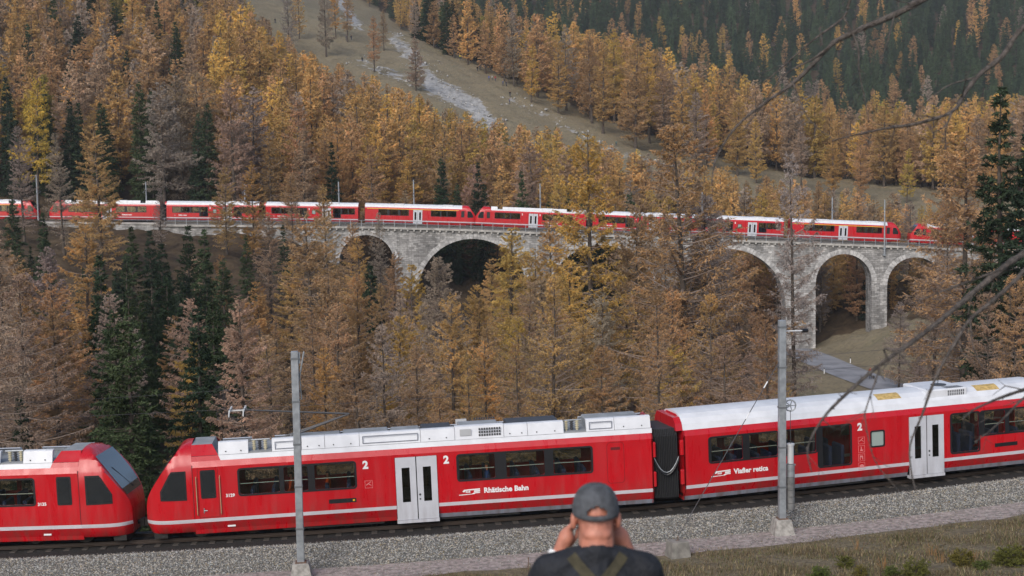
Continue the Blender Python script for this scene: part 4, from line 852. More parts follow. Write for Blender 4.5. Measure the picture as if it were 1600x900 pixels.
# ------------------------------------------------------------------ conifers
BARK = mat('larch_bark', (.085, .066, .052), .95, noise=.4, nscale=3)
TWIG = mat('larch_twig', (.27, .205, .165), .9, noise=.3, nscale=1.5)
NEEDLE = obj_color_mat('needles', .34, .55, .5)
SPRUCEN = obj_color_mat('spruce_needles', .45, .6, .12)
FORESTN = obj_color_mat('forest_needles', .35, .4, .4, attr='inst')
UP = np.array([0, 0, 1.])
def conifer(seed, H, R, z0, nb, tw_m, tw_len, tuft, tl, tw_, kind='larch', sparse=0.0, rtrunk=.3, profpow=.58, trunk_seg=12, wood=True):
    """one tree: returns (trunk verts, faces), (crown verts, faces, material index)"""
    r = np.random.default_rng(seed); V = []; F = []; MI = []; nv = 0
    def addtri(v, mi):                                    # v: (n, k, 3) polygons of k corners fanned into triangles
        nonlocal nv
        n_, k = v.shape[:2]; V.append(v.reshape(-1, 3))
        for j in range(1, k-1):
            F.append(np.stack([np.arange(n_)*k, np.arange(n_)*k+j, np.arange(n_)*k+j+1], 1)+nv); MI.append(np.full(n_, mi))
        nv += n_*k
    # trunk
    zz = np.linspace(0, 1, trunk_seg); wob = np.cumsum(r.normal(0, .05, (trunk_seg, 2)), 0); wob -= wob[0]; wob *= zz[:, None]
    tr = rtrunk*(1-zz)**.85+.015; tr[0] *= 1.25; n8 = 8; a = np.arange(n8)*2*np.pi/n8
    TV = np.concatenate([np.column_stack([wob[i, 0]+tr[i]*np.cos(a), wob[i, 1]+tr[i]*np.sin(a), np.full(n8, zz[i]*H)]) for i in range(trunk_seg)])
    TF = np.array([(i*n8+j, i*n8+(j+1) % n8, (i+1)*n8+(j+1) % n8, (i+1)*n8+j) for i in range(trunk_seg-1) for j in range(n8)])
    # branches
    t = np.sort(r.random(nb))**.92; zb = z0+(H*.985-z0)*t; az = np.arange(nb)*2.39996+r.normal(0, .5, nb)
    prof = (1-t)**profpow*np.clip(.6+2.0*t, .5, 1.0)
    L = R*prof*r.uniform(.58, 1.12, nb)*(1+.18*np.cos(az-r.uniform(0, 6.28))+.15*np.cos(2*az+6*t))+.12
    if kind == 'larch': a1 = -.18+.75*t+r.normal(0, .17, nb); a2 = .22-.1*t+r.normal(0, .06, nb)
    else: a1 = -.22+.7*t+r.normal(0, .08, nb); a2 = -.18+.25*t+r.normal(0, .05, nb)
    d2 = np.column_stack([np.cos(az), np.sin(az)])
    bx = np.interp(zb/H, zz, wob[:, 0]); by = np.interp(zb/H, zz, wob[:, 1])
    def bp(i, u):                                          # point on branch i at fraction u
        l = L[i]*u
        return np.column_stack([bx[i]+d2[i, 0]*l, by[i]+d2[i, 1]*l, zb[i]+L[i]*(a1[i]*u+a2[i]*u*u)])
    ns = 4; us = np.linspace(0, 1, ns+1); idx = np.arange(nb); rb = .012+.017*L*(H/25)
    side = np.column_stack([-d2[:, 1], d2[:, 0], np.zeros(nb)])
    for k in range(ns if wood else 0):
        p0, p1 = bp(idx, us[k]), bp(idx, us[k+1]); r0, r1 = (rb*(1-us[k]*.85))[:, None], (rb*(1-us[k+1]*.85))[:, None]
        for e0, e1 in ((side, UP), (UP*1.0, -side), (-side, -UP*.4), (-UP*.4, side)):
            e0 = np.broadcast_to(e0, p0.shape); e1 = np.broadcast_to(e1, p0.shape)
            addtri(np.stack([p0+e0*r0, p0+e1*r0, p1+e1*r1, p1+e0*r1], 1), 0)
    # twigs
    nt_ = np.maximum(2, (L*tw_m).astype(int)); bi = np.repeat(idx, nt_); u = .08+.92*r.random(len(bi))**.62; p = bp(bi, u)
    sd = r.choice([-1, 1], len(bi)); fw = r.uniform(.1, .9, len(bi))
    dirv = side[bi]*sd[:, None]*r.uniform(.4, 1, len(bi))[:, None]+np.column_stack([d2[bi], np.zeros(len(bi))])*fw[:, None]
    dirv[:, 2] += r.uniform(-1.1, .25, len(bi)) if kind == 'larch' else r.uniform(-.75, .0, len(bi))
    dirv /= np.linalg.norm(dirv, axis=1)[:, None]
    tl_ = tw_len*r.uniform(.4, 1.15, len(bi))*(1.05-.55*u)*np.clip(L[bi]/R*1.5, .3, 1)
    q = p+dirv*tl_[:, None]; perp = np.cross(dirv, r.normal(0, 1, (len(bi), 3))); perp /= np.linalg.norm(perp, axis=1)[:, None]+1e-9
    addtri(np.stack([p+perp*.016*(tw_len+.3), p-perp*.016*(tw_len+.3), q], 1), 0)
    # needle tufts
    keep = r.random(len(bi)) > sparse*(1.25-t[bi]); k_ = np.nonzero(keep)[0]; ti = np.repeat(k_, tuft); f = r.random(len(ti)); c = p[ti]+(q-p)[ti]*f[:, None]
    dv = dirv[ti]*.55+r.normal(0, .55, (len(ti), 3)); dv /= np.linalg.norm(dv, axis=1)[:, None]
    pr_ = np.cross(dv, r.normal(0, 1, (len(ti), 3))); pr_ /= np.linalg.norm(pr_, axis=1)[:, None]+1e-9
    ln = (tl*r.uniform(.6, 1.3, len(ti)))[:, None]; wd = (tw_*r.uniform(.6, 1.3, len(ti)))[:, None]
    addtri(np.stack([c-pr_*wd*.5, c+dv*ln*.45+pr_*wd*.1-UP*ln*.05, c+dv*ln, c+pr_*wd*.5], 1), 1)
    return (TV, TF), (np.concatenate(V), np.concatenate(F), np.concatenate(MI))
def proto(name, mats, **k):
    (tv, tf), (cv, cf, mi) = conifer(**k)
    return np_mesh(name+'_trunk', tv, tf, [mats[0]], smooth=True), np_mesh(name+'_crown', cv, cf, mats[1:], mi), k['H']
LM = (BARK, TWIG, NEEDLE); SM = (BARK, BARK, SPRUCEN)
big = [proto('larch', LM, seed=10+i, H=25, R=R_, z0=z_, nb=nb_, tw_m=13, tw_len=1.0, tuft=tu+2, tl=.19, tw_=.074, sparse=sp_, rtrunk=.30) for i, (R_, z_, nb_, tu, sp_) in enumerate(((4.5, 2.0, 190, 8, .10), (4.2, 3.0, 180, 8, .25), (4.8, 1.5, 190, 8, .40), (4.3, 3.0, 180, 7, .62), (4.4, 2.0, 200, 9, .04)))]
bare = [proto('bare_larch', LM, seed=30+i, H=25, R=R_, z0=z_, nb=nb_, tw_m=15, tw_len=1.15, tuft=6, tl=.22, tw_=.07, sparse=.62, rtrunk=.27) for i, (R_, z_, nb_) in enumerate(((5.2, 2.0, 210), (4.8, 2.5, 220), (3.4, 4.5, 150)))]
MIDP = ((4.0, 2.0, 140, .05), (3.7, 3.0, 130, .15), (4.3, 2.0, 145, .0), (3.5, 4.0, 125, .3), (3.9, 2.5, 135, .5), (4.2, 4.5, 125, .2))
def midk(i): R_, z_, nb_, sp_ = MIDP[i]; return dict(seed=50+i, H=22, R=R_, z0=z_, nb=nb_, tw_m=9, tw_len=1.1, tuft=9, tl=.28, tw_=.108, sparse=sp_, rtrunk=.26)
SPRP = ((3.3, .6, 200), (2.9, 1.2, 180), (3.6, .5, 210))
def sprk(i): R_, z_, nb_ = SPRP[i]; return dict(seed=70+i, H=22, R=R_, z0=z_, nb=nb_, tw_m=9, tw_len=.85, tuft=6, tl=.36, tw_=.14, kind='spruce', rtrunk=.26, profpow=.85)
mid = [proto('slope_larch', LM, **midk(i)) for i in range(6)]
spr = [proto('spruce', SM, **sprk(i)) for i in range(3)]
# the same shapes for the far wood, which is one mass
FPC = bpy.data.collections.new('forest_shapes')
for i, kw in enumerate([midk(0), midk(1), midk(2), midk(4), sprk(0), sprk(1), sprk(2)]):
    kw = dict(kw); kw['tw_m'] *= .5; kw['tl'] *= 1.5; kw['tw_'] *= 1.6; (tv, tf), (cv, cf, mi) = conifer(**kw)
    tf3 = np.concatenate([tf[:, [0, 1, 2]], tf[:, [0, 2, 3]]]); FPC.objects.link(bpy.data.objects.new('shape_%d' % i, np_mesh('forest_shape', np.concatenate([cv, tv]), np.concatenate([cf, tf3+len(cv)]), [TWIG if i < 4 else BARK, FORESTN, BARK], np.concatenate([mi, np.full(len(tf3), 2)]))))
TONE = {'rust': (.62, .395, .205), 'orange': (.73, .475, .195), 'golden': (.79, .55, .17), 'yellow': (.74, .57, .14), 'greybrown': (.53, .43, .35), 'brown': (.58, .415, .28), 'green': (.060, .085, .044), 'darkgreen': (.040, .060, .036), 'olive': (.50, .42, .12)}
WORD = {'rust': 'rust orange', 'orange': 'bright orange', 'golden': 'golden orange', 'yellow': 'yellow gold', 'greybrown': 'grey brown', 'brown': 'dull brown', 'green': 'dark green', 'darkgreen': 'blackish green', 'olive': 'olive yellow'}
trees = []      # (root, kind, tone, u, vtop, depth, zone)
def tree(protos, x, y, H, tone, kind, zone, rz=None, wide=1.0, fixed=None, label=None, sink=.25):
    tm, cm, h0 = protos[random.randrange(len(protos))] if fixed is None else protos[fixed]
    o = empty(kind+'_tree', (x, y, gz(x, y)-sink), random.uniform(0, 6.28) if rz is None else rz); k = H/h0; wide *= random.uniform(.88, 1.14); o.scale = (k*wide, k*wide, k); o.rotation_euler = (random.gauss(0, .022), random.gauss(0, .022), o.rotation_euler[2])
    a = link('trunk', tm, o); b_ = link('crown', cm, o); j = random.uniform(.82, 1.18); c = TONE[tone]
    b_.color = (c[0]*j*random.uniform(.94, 1.06), c[1]*j, c[2]*j*random.uniform(.9, 1.15), 1)
    u, vt, d = proj((x, y, o.location.z+H)); trees.append([o, kind, tone, u, vt, d, zone, label]); return o
def by_top(u, vt, d, Hmin=8, Hmax=34):
    """ground point and height of a tree at depth d whose tip shows at pixel (u, vt)"""
    p = P(u, vt, d); return p[0], p[1], max(Hmin, min(Hmax, p[2]-gz(p[0], p[1])+.25))
# ---- trees between the two railways, placed one by one: u, tip, depth, set, tone, width, label
ND = [(150, 188, 212, big, 'orange', 1.15, 0, 'broad orange larch in front of the far train near its gap'), (92, 205, 225, big, 'greybrown', 1.0, 3, 'tall grey larch just before the far train by the gap'),
 (30, 195, 232, big, 'greybrown', 1.0, 3, 'grey larch standing before the train cut by the edge'), (130, 345, 128, big, 'orange', 1.1, 0, 'orange larch with drooping sprays below the far retaining wall'),
 (20, 395, 112, big, 'rust', 1.2, 2, 'rust larch at the picture edge above railcar 3135'), (205, 500, 105, big, 'greybrown', 1.0, 3, 'small grey larch between dark spruces over railcar 3135'),
 (298, 532, 100, big, 'golden', 1.15, 4, 'small cone shaped golden larch in front of dark spruces'), (402, 438, 135, big, 'orange', 1.15, 4, 'dense orange larch with rounded tip beside the dark spruces'),
 (490, 326, 140, big, 'rust', 1.25, 1, 'large rust larch rising behind the nearer mast to the far train'), (560, 425, 150, big, 'rust', 1.1, 2, 'rust larch before the first visible arch'),
 (640, 408, 150, big, 'golden', 1.0, 0, 'golden larch tip in front of the slim stone pier'), (686, 398, 128, bare, 'greybrown', 1.0, 1, 'bare larch with dark trunk before the wide arch'),
 (742, 440, 140, big, 'orange', 1.1, 0, 'orange larch filling the foot of the wide arch'), (793, 352, 160, big, 'golden', 1.2, 4, 'golden larch covering the pier beside the wide arch'),
 (835, 385, 150, big, 'orange', 1.1, 1, 'orange larch below the middle far train'), (922, 205, 148, big, 'golden', 1.15, 1, 'very tall golden tipped larch crossing the middle far train'),
 (1078, 186, 128, bare, 'rust', 1.25, 0, 'tallest half bare larch crossing the viaduct with long dark branches'), (1097, 300, 133, bare, 'greybrown', 1.0, 1, 'slimmer bare larch touching the tallest one'),
 (990, 330, 160, big, 'rust', 1.15, 2, 'rust larch between the two tallest larches'), (1165, 400, 150, big, 'rust', 1.2, 3, 'thin rust larch before the broad arch beside the bare spire'),
 (1243, 215, 158, bare, 'greybrown', .8, 2, 'slender bare larch spire standing over the valley road'), (1512, 205, 150, bare, 'rust', 1.3, 1, 'half bare larch in front of the last far train'),
 (1460, 400, 178, bare, 'brown', 1.1, 1, 'low bare larch under the last arches'), (1585, 395, 165, bare, 'greybrown', 1.1, 0, 'grey bare larch at the picture edge below the dark spruce'),
 (1550, 470, 150, bare, 'rust', 1.0, 1, 'small bare larch behind the bank above the middle railcar roof'), (1040, 450, 100, big, 'rust', 1.15, 3, 'thin rust larch just behind the bellows'),
 (870, 470, 105, big, 'rust', 1.1, 2, 'rust larch behind the roof end of railcar 3129'), (600, 505, 95, bare, 'greybrown', 1.1, 0, 'bare grey larch behind the roof boxes of railcar 3129'),
 (430, 520, 92, big, 'brown', 1.1, 3, 'brown larch beside the top of the nearer mast'), (760, 530, 92, big, 'orange', 1.1, 1, 'small orange larch behind the pantograph car roof'),
 (940, 540, 90, bare, 'rust', 1.1, 1, 'low half bare larch behind the roof before the bellows'), (1130, 520, 100, bare, 'brown', 1.1, 0, 'low bare brown larch behind the start of the smooth roof'),
 (85, 480, 92, big, 'rust', 1.15, 2, 'ragged rust larch close above the cab of railcar 3135'), (350, 600, 84, bare, 'greybrown', 1.1, 1, 'low bare larch behind the raised pantograph'),
 (520, 590, 82, bare, 'brown', 1.1, 0, 'low brown bare larch just behind the mast'), (690, 610, 82, bare, 'rust', 1.1, 1, 'low rust thicket larch over the middle of railcar 3129')]
ND += [(568, 368, 205, big, 'orange', 1.15, 0, 'orange larch covering the small first arch'), (612, 392, 190, big, 'rust', 1.1, 1, 'rust larch in front of the pier beside the first arch'), (768, 402, 190, big, 'orange', 1.1, 4, 'dense orange larch inside the outline of the wide arch'),
 (1592, 425, 104, bare, 'rust', 1.1, 1, 'half bare rust larch before the huge dark spruce foot'), (1548, 455, 108, bare, 'brown', 1.1, 0, 'brown bare larch beside the foot of the huge dark spruce'), (45, 420, 108, big, 'orange', 1.15, 1, 'orange larch over the roof of railcar 3135'), (10, 520, 88, big, 'brown', 1.1, 3, 'brown larch cut by the picture edge over railcar 3135'), (890, 400, 140, big, 'golden', 1.1, 0, 'golden larch below the very tall golden tipped one'), (705, 455, 108, big, 'orange', 1.1, 1, 'orange larch just behind the dark trunked bare one'),
 (248, 292, 236, big, 'greybrown', 1.0, 3, 'grey larch veiling the far train between the spruces'), (350, 258, 234, big, 'orange', 1.15, 0, 'first orange larch rising in front of the far third carriage'), (392, 250, 238, big, 'orange', 1.1, 4, 'taller orange larch overlapping the far third carriage'),
 (418, 330, 205, big, 'brown', 1.1, 2, 'brown larch below the far carriages beside a spruce'), (455, 268, 238, bare, 'rust', 1.0, 1, 'thin rust larch before the far train beside the large rust one'), (508, 285, 232, big, 'orange', 1.0, 1, 'orange larch before the far train behind the large rust one'),
 (545, 345, 215, big, 'rust', 1.1, 1, 'rust larch hiding the start of the arches'), (592, 330, 226, bare, 'greybrown', .9, 2, 'thin grey larch before the slim pier of the first arch'), (300, 400, 190, big, 'brown', 1.15, 2, 'brown larch in front of the retaining wall'), (345, 395, 175, big, 'rust', 1.1, 0, 'rust larch below the far third carriage'),
 (450, 400, 180, big, 'orange', 1.1, 4, 'orange larch behind the head of the large rust one'), (860, 330, 225, big, 'orange', 1.1, 1, 'orange larch touching the middle far train'), (1010, 300, 200, bare, 'rust', 1.1, 0, 'half bare larch veiling the middle far train'), (1040, 345, 190, big, 'rust', 1.0, 3, 'thin rust larch before the broad arch'),
 (1130, 330, 185, bare, 'greybrown', 1.1, 1, 'grey bare larch veiling the far train doors'), (975, 380, 180, big, 'orange', 1.1, 1, 'orange larch at the foot of the middle arch'), (600, 440, 170, big, 'rust', 1.1, 2, 'rust larch beside the slim green spruce'), (500, 430, 120, big, 'rust', 1.2, 2, 'broad rust larch behind the nearer mast top'),
 (1480, 300, 215, bare, 'rust', 1.0, 1, 'half bare larch crossing the last far train'), (1545, 330, 190, bare, 'brown', 1.1, 0, 'brown bare larch beside the huge dark spruce')]
for u, vt, d, st, tone, wd, fx, lb in ND:
    x, y, H = by_top(u, vt, d); tree(st, x, y, H, tone, 'larch', 'near', wide=wd, fixed=fx, label=lb)
NS = [(195, 398, 152, 'dark spruce left in the dark clump under the far carriages'), (250, 378, 160, 'tall dark spruce in the heart of the dark clump'), (276, 445, 128, 'near dark spruce above the small golden cone larch'), (312, 432, 140, 'dark spruce behind the small golden cone larch'), (346, 402, 160, 'dark spruce on the far side of the dark clump'), (222, 470, 120, 'near dark spruce above the gap between the cabs'), (160, 520, 118, 'dark spruce low above the windscreen of railcar 3135'), (30, 640, 80, 'small dark spruce over the roof end of railcar 3135'),
      (15, 300, 200, 'dark spruce at the picture edge under the far train'), (70, 330, 175, 'dark spruce below the far gap between trains'), (205, 352, 170, 'first dark spruce of the row under the far carriages'), (233, 358, 165, 'second dark spruce of the row under the far carriages'),
      (290, 350, 172, 'pointed dark spruce below the far middle carriage'), (316, 356, 168, 'slim dark spruce touching the pointed one'), (262, 430, 135, 'broad dark spruce in the middle of the dark clump'), (338, 470, 128, 'dark spruce beside the dense orange larch'),
      (180, 420, 140, 'dark spruce half hidden by the drooping orange larch'), (584, 408, 172, 'slim green spruce before the first visible arch'), (1572, 128, 118, 'huge dark spruce at the picture edge above the last train'), (1610, 190, 112, 'dark spruce cut by the picture edge beside the huge one'),
      (225, 600, 84, 'low dark spruce above the gap of the near cabs'), (330, 620, 82, 'small dark spruce behind the pantograph head'), (445, 350, 215, 'dark spruce under the far train beside the large rust larch'),
      (385, 365, 200, 'dark spruce tip beneath the far third carriage'), (715, 385, 268, 'green spruce seen through the wide arch'), (1330, 420, 275, 'shaded spruce seen through the tall arch'), (1352, 450, 268, 'small shaded spruce beside the pier in the tall arch')]
for u, vt, d, lb in NS:
    x, y, H = by_top(u, vt, d); tree(spr, x, y, H, random.choice(['green', 'darkgreen']), 'spruce', 'near', wide=1.15, label=lb)
# ---- fill between the railways
LIM = ([0, 120, 350, 420, 520, 620, 660, 740, 830, 900, 1000, 1100, 1170, 1235, 1240], [330, 360, 420, 430, 440, 440, 440, 455, 410, 420, 420, 430, 440, 500, 700])
cells = []
for i in range(2500):
    d = 76+150*rng.random()**1.1; u = rng.uniform(-60, 1240); x, y = P(u, 600, d)[:2]
    if any((x-a)**2+(y-b_)**2 < (3.4+.012*d)**2 for a, b_ in cells): continue
    lo = np.interp(u, *LIM)+rng.uniform(5, 110); g0 = gz(x, y); H = P(u, lo, d)[2]-g0
    if not 6.5 < H < 27: continue
    if 165 < u < 365 and rng.random() < .62: tree(spr, x, y, H, random.choice(['green', 'darkgreen']), 'spruce', 'fill', wide=1.15); cells.append((x, y)); continue
    cells.append((x, y))
    if len(cells) > 125: break
    left = u < 380 and rng.random() < (.6 if 160 < u < 360 else .25)
    if left: tree(spr, x, y, H, random.choice(['green', 'darkgreen', 'darkgreen']), 'spruce', 'fill', wide=1.15)
    else: tree(bare if rng.random() < (.65 if u > 840 else .45) else big, x, y, H, random.choices(['rust', 'orange', 'greybrown', 'brown', 'golden'], [3, 4, 3, 3, 1.2])[0], 'larch', 'fill', wide=1.1)
for u, vt, d in ((1405, 470, 205), (1440, 505, 190), (1490, 480, 185), (1530, 440, 195), (1570, 500, 172), (1600, 450, 190), (1395, 440, 268), (1425, 425, 275), (1300, 430, 285), (1285, 470, 270), (1460, 430, 272), (1630, 420, 170), (1500, 530, 160), (1440, 555, 172), (1580, 560, 140)):
    x, y, H = by_top(u, vt, d, 5); tree(bare if d < 250 else mid, x, y, H, random.choice(['rust', 'brown', 'greybrown'] if d < 250 else ['orange', 'brown', 'rust']), 'larch', 'fill')
# ---- hillside behind the viaduct: explicit dark spruces and lone trees first
HS = [(100, 92), (118, 105), (155, 95), (172, 130), (135, 150), (300, 128), (318, 138), (290, 160), (228, -5), (212, 0), (513, 198), (534, 205), (545, 228), (681, 128), (707, 127), (742, 140), (688, 150), (858, 178), (888, 168), (905, 162), (940, 200), (985, 258), (282, 240), (230, 250), (60, 250), (12, 60), (30, 235), (760, 205), (820, 195)]
def solve_top(u, vt, H, lo=268, hi=620):
    """depth at which a tree of height H standing on the ground has its tip at vt"""
    best = None
    for d in np.arange(lo, hi, 4):
        p = P(u, vt, d); e = p[2]-gz(p[0], p[1])-H
        if e > 0: return d
    return None
placed = []
for u, vt in HS:
    H = random.uniform(19, 25); d = solve_top(u, vt, H)
    if d is None: continue
    x, y = P(u, vt, d)[:2]; placed.append((x, y)); tree(spr, x, y, H, random.choice(['green', 'darkgreen']), 'spruce', 'slope', wide=1.0)
for u, vb, H, tone, lb in ((803, 137, 22, 'greybrown', 'bare brown larch alone on the meadow below the tree line'), (960, 197, 29, 'golden', 'tall golden larch with bare trunk at the meadow edge'), (993, 232, 31, 'rust', 'tall rust larch with bare trunk low on the meadow'), (1038, 244, 27, 'brown', 'brown larch on the lower meadow beside the tall pair'),
        (525, 66, 20, 'orange', 'orange larch pair member on the upper meadow beside the scree'), (543, 70, 19, 'rust', 'rust larch on the upper meadow beside the scree'), (600, 80, 14, 'brown', 'small dark larch on the bank over the scree'), (510, 92, 25, 'greybrown', 'bare larch on the left meadow under the scree'), (1105, 262, 22, 'orange', 'orange larch on the lower meadow'), (872, 176, 23, 'orange', 'orange larch at the meadow rim left of the tall golden one'), (925, 194, 26, 'rust', 'rust larch at the meadow rim touching the tall golden one'), (942, 208, 27, 'orange', 'orange larch on the meadow just before the tall golden one'), (1015, 226, 28, 'golden', 'golden larch between the two tall meadow larches'), (1066, 254, 26, 'orange', 'orange larch low on the meadow beside the brown one'), (1088, 268, 22, 'greybrown', 'bare larch low on the meadow'), (1152, 276, 22, 'orange', 'orange larch on the meadow foot behind the bare spire'), (1182, 290, 18, 'golden', 'golden larch on the meadow foot near the bare spire'), (1252, 296, 17, 'brown', 'brown larch on the meadow foot above the last full train'), (1302, 306, 15, 'orange', 'small orange larch on the meadow foot above the last cab'), (1345, 312, 16, 'rust', 'small rust larch on the meadow foot near the last cab'), (468, 62, 19, 'orange', 'orange larch on the open slope under the top edge'), (452, 84, 20, 'greybrown', 'bare larch on the open slope near the lone hiker'), (585, 118, 17, 'rust', 'rust larch on rough ground under the scree'), (650, 142, 16, 'brown', 'brown larch on the meadow left of the pale scree'), (830, 160, 18, 'golden', 'golden larch on the meadow near the lone bare one'), (1417, 318, 14, 'yellow', 'small yellow larch below the far wood'), (905, 150, 20, 'greybrown', 'bare larch at the meadow rim before the dark wood'), (885, 178, 26, 'greybrown', 'tall bare larch on the meadow near the spruces')):
    for d in np.arange(300, 640, 3):
        p = P(u, vb, d)
        if p[2] <= gz(p[0], p[1]): placed.append((p[0], p[1])); tree(mid, p[0], p[1], H, tone, 'larch', 'slope', label=lb); break
placed = placed
# random fill, nearest first
cand = []
for i in range(16000):
    d = 266+420*rng.random(); u = rng.uniform(-110, 1720); x, y = P(u, 300, d)[:2]; cand.append((d, u, x, y))
cand.sort(); extra = []; PL = np.array(placed)
grid = {}
def near_any(x, y, r_):
    gx, gy = int(x//8), int(y//8)
    return any((x-a)**2+(y-b_)**2 < r_*r_ for i in (-1, 0, 1) for j in (-1, 0, 1) for a, b_ in grid.get((gx+i, gy+j), ()))
for x, y in placed: grid.setdefault((int(x//8), int(y//8)), []).append((x, y))
cx_ = np.array([(c[2], c[3]) for c in cand]); cz_ = ground_r(cx_)
nl = sum(1 for t in trees if t[1] == 'larch')
random.seed(21)
for (d, u, x, y), g0 in zip(cand, cz_):
    H = random.uniform(15, 26); ut, vt, dd = proj((x, y, g0+H)); ub, vb, _ = proj((x, y, g0))
    if vt < -70-H*0 and vb < -20: continue
    lim = np.interp(u, LOWU, LOWV)+random.uniform(-8, 22)
    if vt < lim and u > 360:
        h2 = P(u, lim, d)[2]-g0
        if h2 > 8: H = h2; ut, vt, dd = proj((x, y, g0+H)); vt = max(vt, lim)
    front = vt >= lim-.5; behind = vb <= np.interp(u, UPU, UPV)-2 and u > 430
    if not (front or behind): continue
    if near_any(x, y, 5.4 if d < 420 else 5.8): continue
    grid.setdefault((int(x//8), int(y//8)), []).append((x, y))
    cl = math.sin(x*.05+1)+math.sin(y*.037+x*.02); up = random.random()
    if behind and not front and d > 500 and random.random() < .6: tone = random.choice(['green', 'darkgreen'])
    elif u < 330 and up < .18: tone = random.choice(['green', 'darkgreen'])
    elif cl > .9 and up < .45: tone = random.choice(['golden', 'yellow', 'olive'])
    elif u < 330: tone = random.choices(['rust', 'brown', 'greybrown', 'orange'], [3, 3, 2.6, 2.4])[0]
    else: tone = random.choices(['rust', 'brown', 'greybrown', 'orange', 'golden'], [3.5, 1.8, 1.0, 4.5, 1.6])[0]
    if d < 545 and (nl < 298 or tone in ('green', 'darkgreen')) and -60 < u < 1660:
        k = tone in ('green', 'darkgreen')
        tree(spr if k else mid, x, y, H, tone, 'spruce' if k else 'larch', 'behind' if behind and not front else 'slope', wide=random.uniform(1.0, 1.3)*(1+.5*max(0, (17-H)/17))); nl += not k
    else: extra.append((x, y, g0, H, tone))
# ---- the far wood: one mass
for i in range(14000):
    d = 600+760*rng.random()**.8; u = rng.uniform(430, 1750); x, y = P(u, 200, d)[:2]
    if near_any(x, y, 5.0+.002*d): continue
    g0 = ground_r([(x, y)])[0] if False else None; grid.setdefault((int(x//8), int(y//8)), []).append((x, y)); extra.append((x, y, g0, random.uniform(17, 27), None))
ex = np.array([(e[0], e[1]) for e in extra]); eg = ground_r(ex)
FPos, FIdx, FRot, FScl, FCol = [], [], [], [], []
for (x, y, g0, H, tone), z in zip(extra, eg):
    u, vt, d = proj((x, y, z+H)); ub, vb, _ = proj((x, y, z))
    if vb < -60 or vt > 420: continue
    if tone is None:
        low = np.interp(u, UPU, UPV)-vb
        if low < 0: continue
        p_l = .80 if low < 50 else (.38 if low < 95 else .10)
        tone = random.choices(['rust', 'orange', 'golden', 'greybrown'], [3, 3, 1.5, 1])[0] if random.random() < p_l else random.choice(['green', 'darkgreen', 'green'])
    k = tone in ('green', 'darkgreen'); s = H/22; w = s*random.uniform(.95, 1.25); c = np.array(TONE[tone])*random.uniform(.75, 1.3)*(2.0 if k else 1)
    FPos.append((x, y, z-.3)); FIdx.append(random.choice([4, 5, 6]) if k else random.choice([0, 1, 2, 3])); FRot.append((0, 0, random.uniform(0, 6.28))); FScl.append((w, w, s)); FCol.append((*c, 1))
fm = bpy.data.meshes.new('far_forest'); fm.from_pydata(FPos, [], [])
def attr(nm, ty, data, key):
    a_ = fm.attributes.new(nm, ty, 'POINT'); a_.data.foreach_set(key, np.asarray(data, np.int32 if ty == 'INT' else np.float32).ravel())
attr('idx', 'INT', FIdx, 'value'); attr('rot', 'FLOAT_VECTOR', FRot, 'vector'); attr('scl', 'FLOAT_VECTOR', FScl, 'vector'); attr('tint', 'FLOAT_COLOR', FCol, 'color')
gn = bpy.data.node_groups.new('plant_forest', 'GeometryNodeTree'); gn.interface.new_socket('Geometry', in_out='INPUT', socket_type='NodeSocketGeometry'); gn.interface.new_socket('Geometry', in_out='OUTPUT', socket_type='NodeSocketGeometry')
gi = gn.nodes.new('NodeGroupInput'); go = gn.nodes.new('NodeGroupOutput'); ip = gn.nodes.new('GeometryNodeInstanceOnPoints'); ci = gn.nodes.new('GeometryNodeCollectionInfo'); ci.inputs['Collection'].default_value = FPC; ci.inputs['Separate Children'].default_value = True; ci.inputs['Reset Children'].default_value = True
def nattr(nm, ty):
    q = gn.nodes.new('GeometryNodeInputNamedAttribute'); q.data_type = ty; q.inputs['Name'].default_value = nm; return next(o for o in q.outputs if o.name == 'Attribute' and o.enabled)
ip.inputs['Pick Instance'].default_value = True
e2r = gn.nodes.new('FunctionNodeEulerToRotation')
L_ = gn.links.new; L_(gi.outputs[0], ip.inputs['Points']); L_(ci.outputs[0], ip.inputs['Instance']); L_(nattr('idx', 'INT'), ip.inputs['Instance Index']); L_(nattr('rot', 'FLOAT_VECTOR'), e2r.inputs[0]); L_(e2r.outputs[0], ip.inputs['Rotation']); L_(nattr('scl', 'FLOAT_VECTOR'), ip.inputs['Scale']); L_(ip.outputs[0], go.inputs[0])
fo = link('forest', fm); fo.modifiers.new('plant', 'NODES').node_group = gn
tag(fo, 'far wood of dark spruces and scattered orange larches on the upper slopes', 'forest', kind='stuff')
print('far trees', len(FPos), 'larch', nl, 'spruce', sum(1 for t in trees if t[1] == 'spruce'))
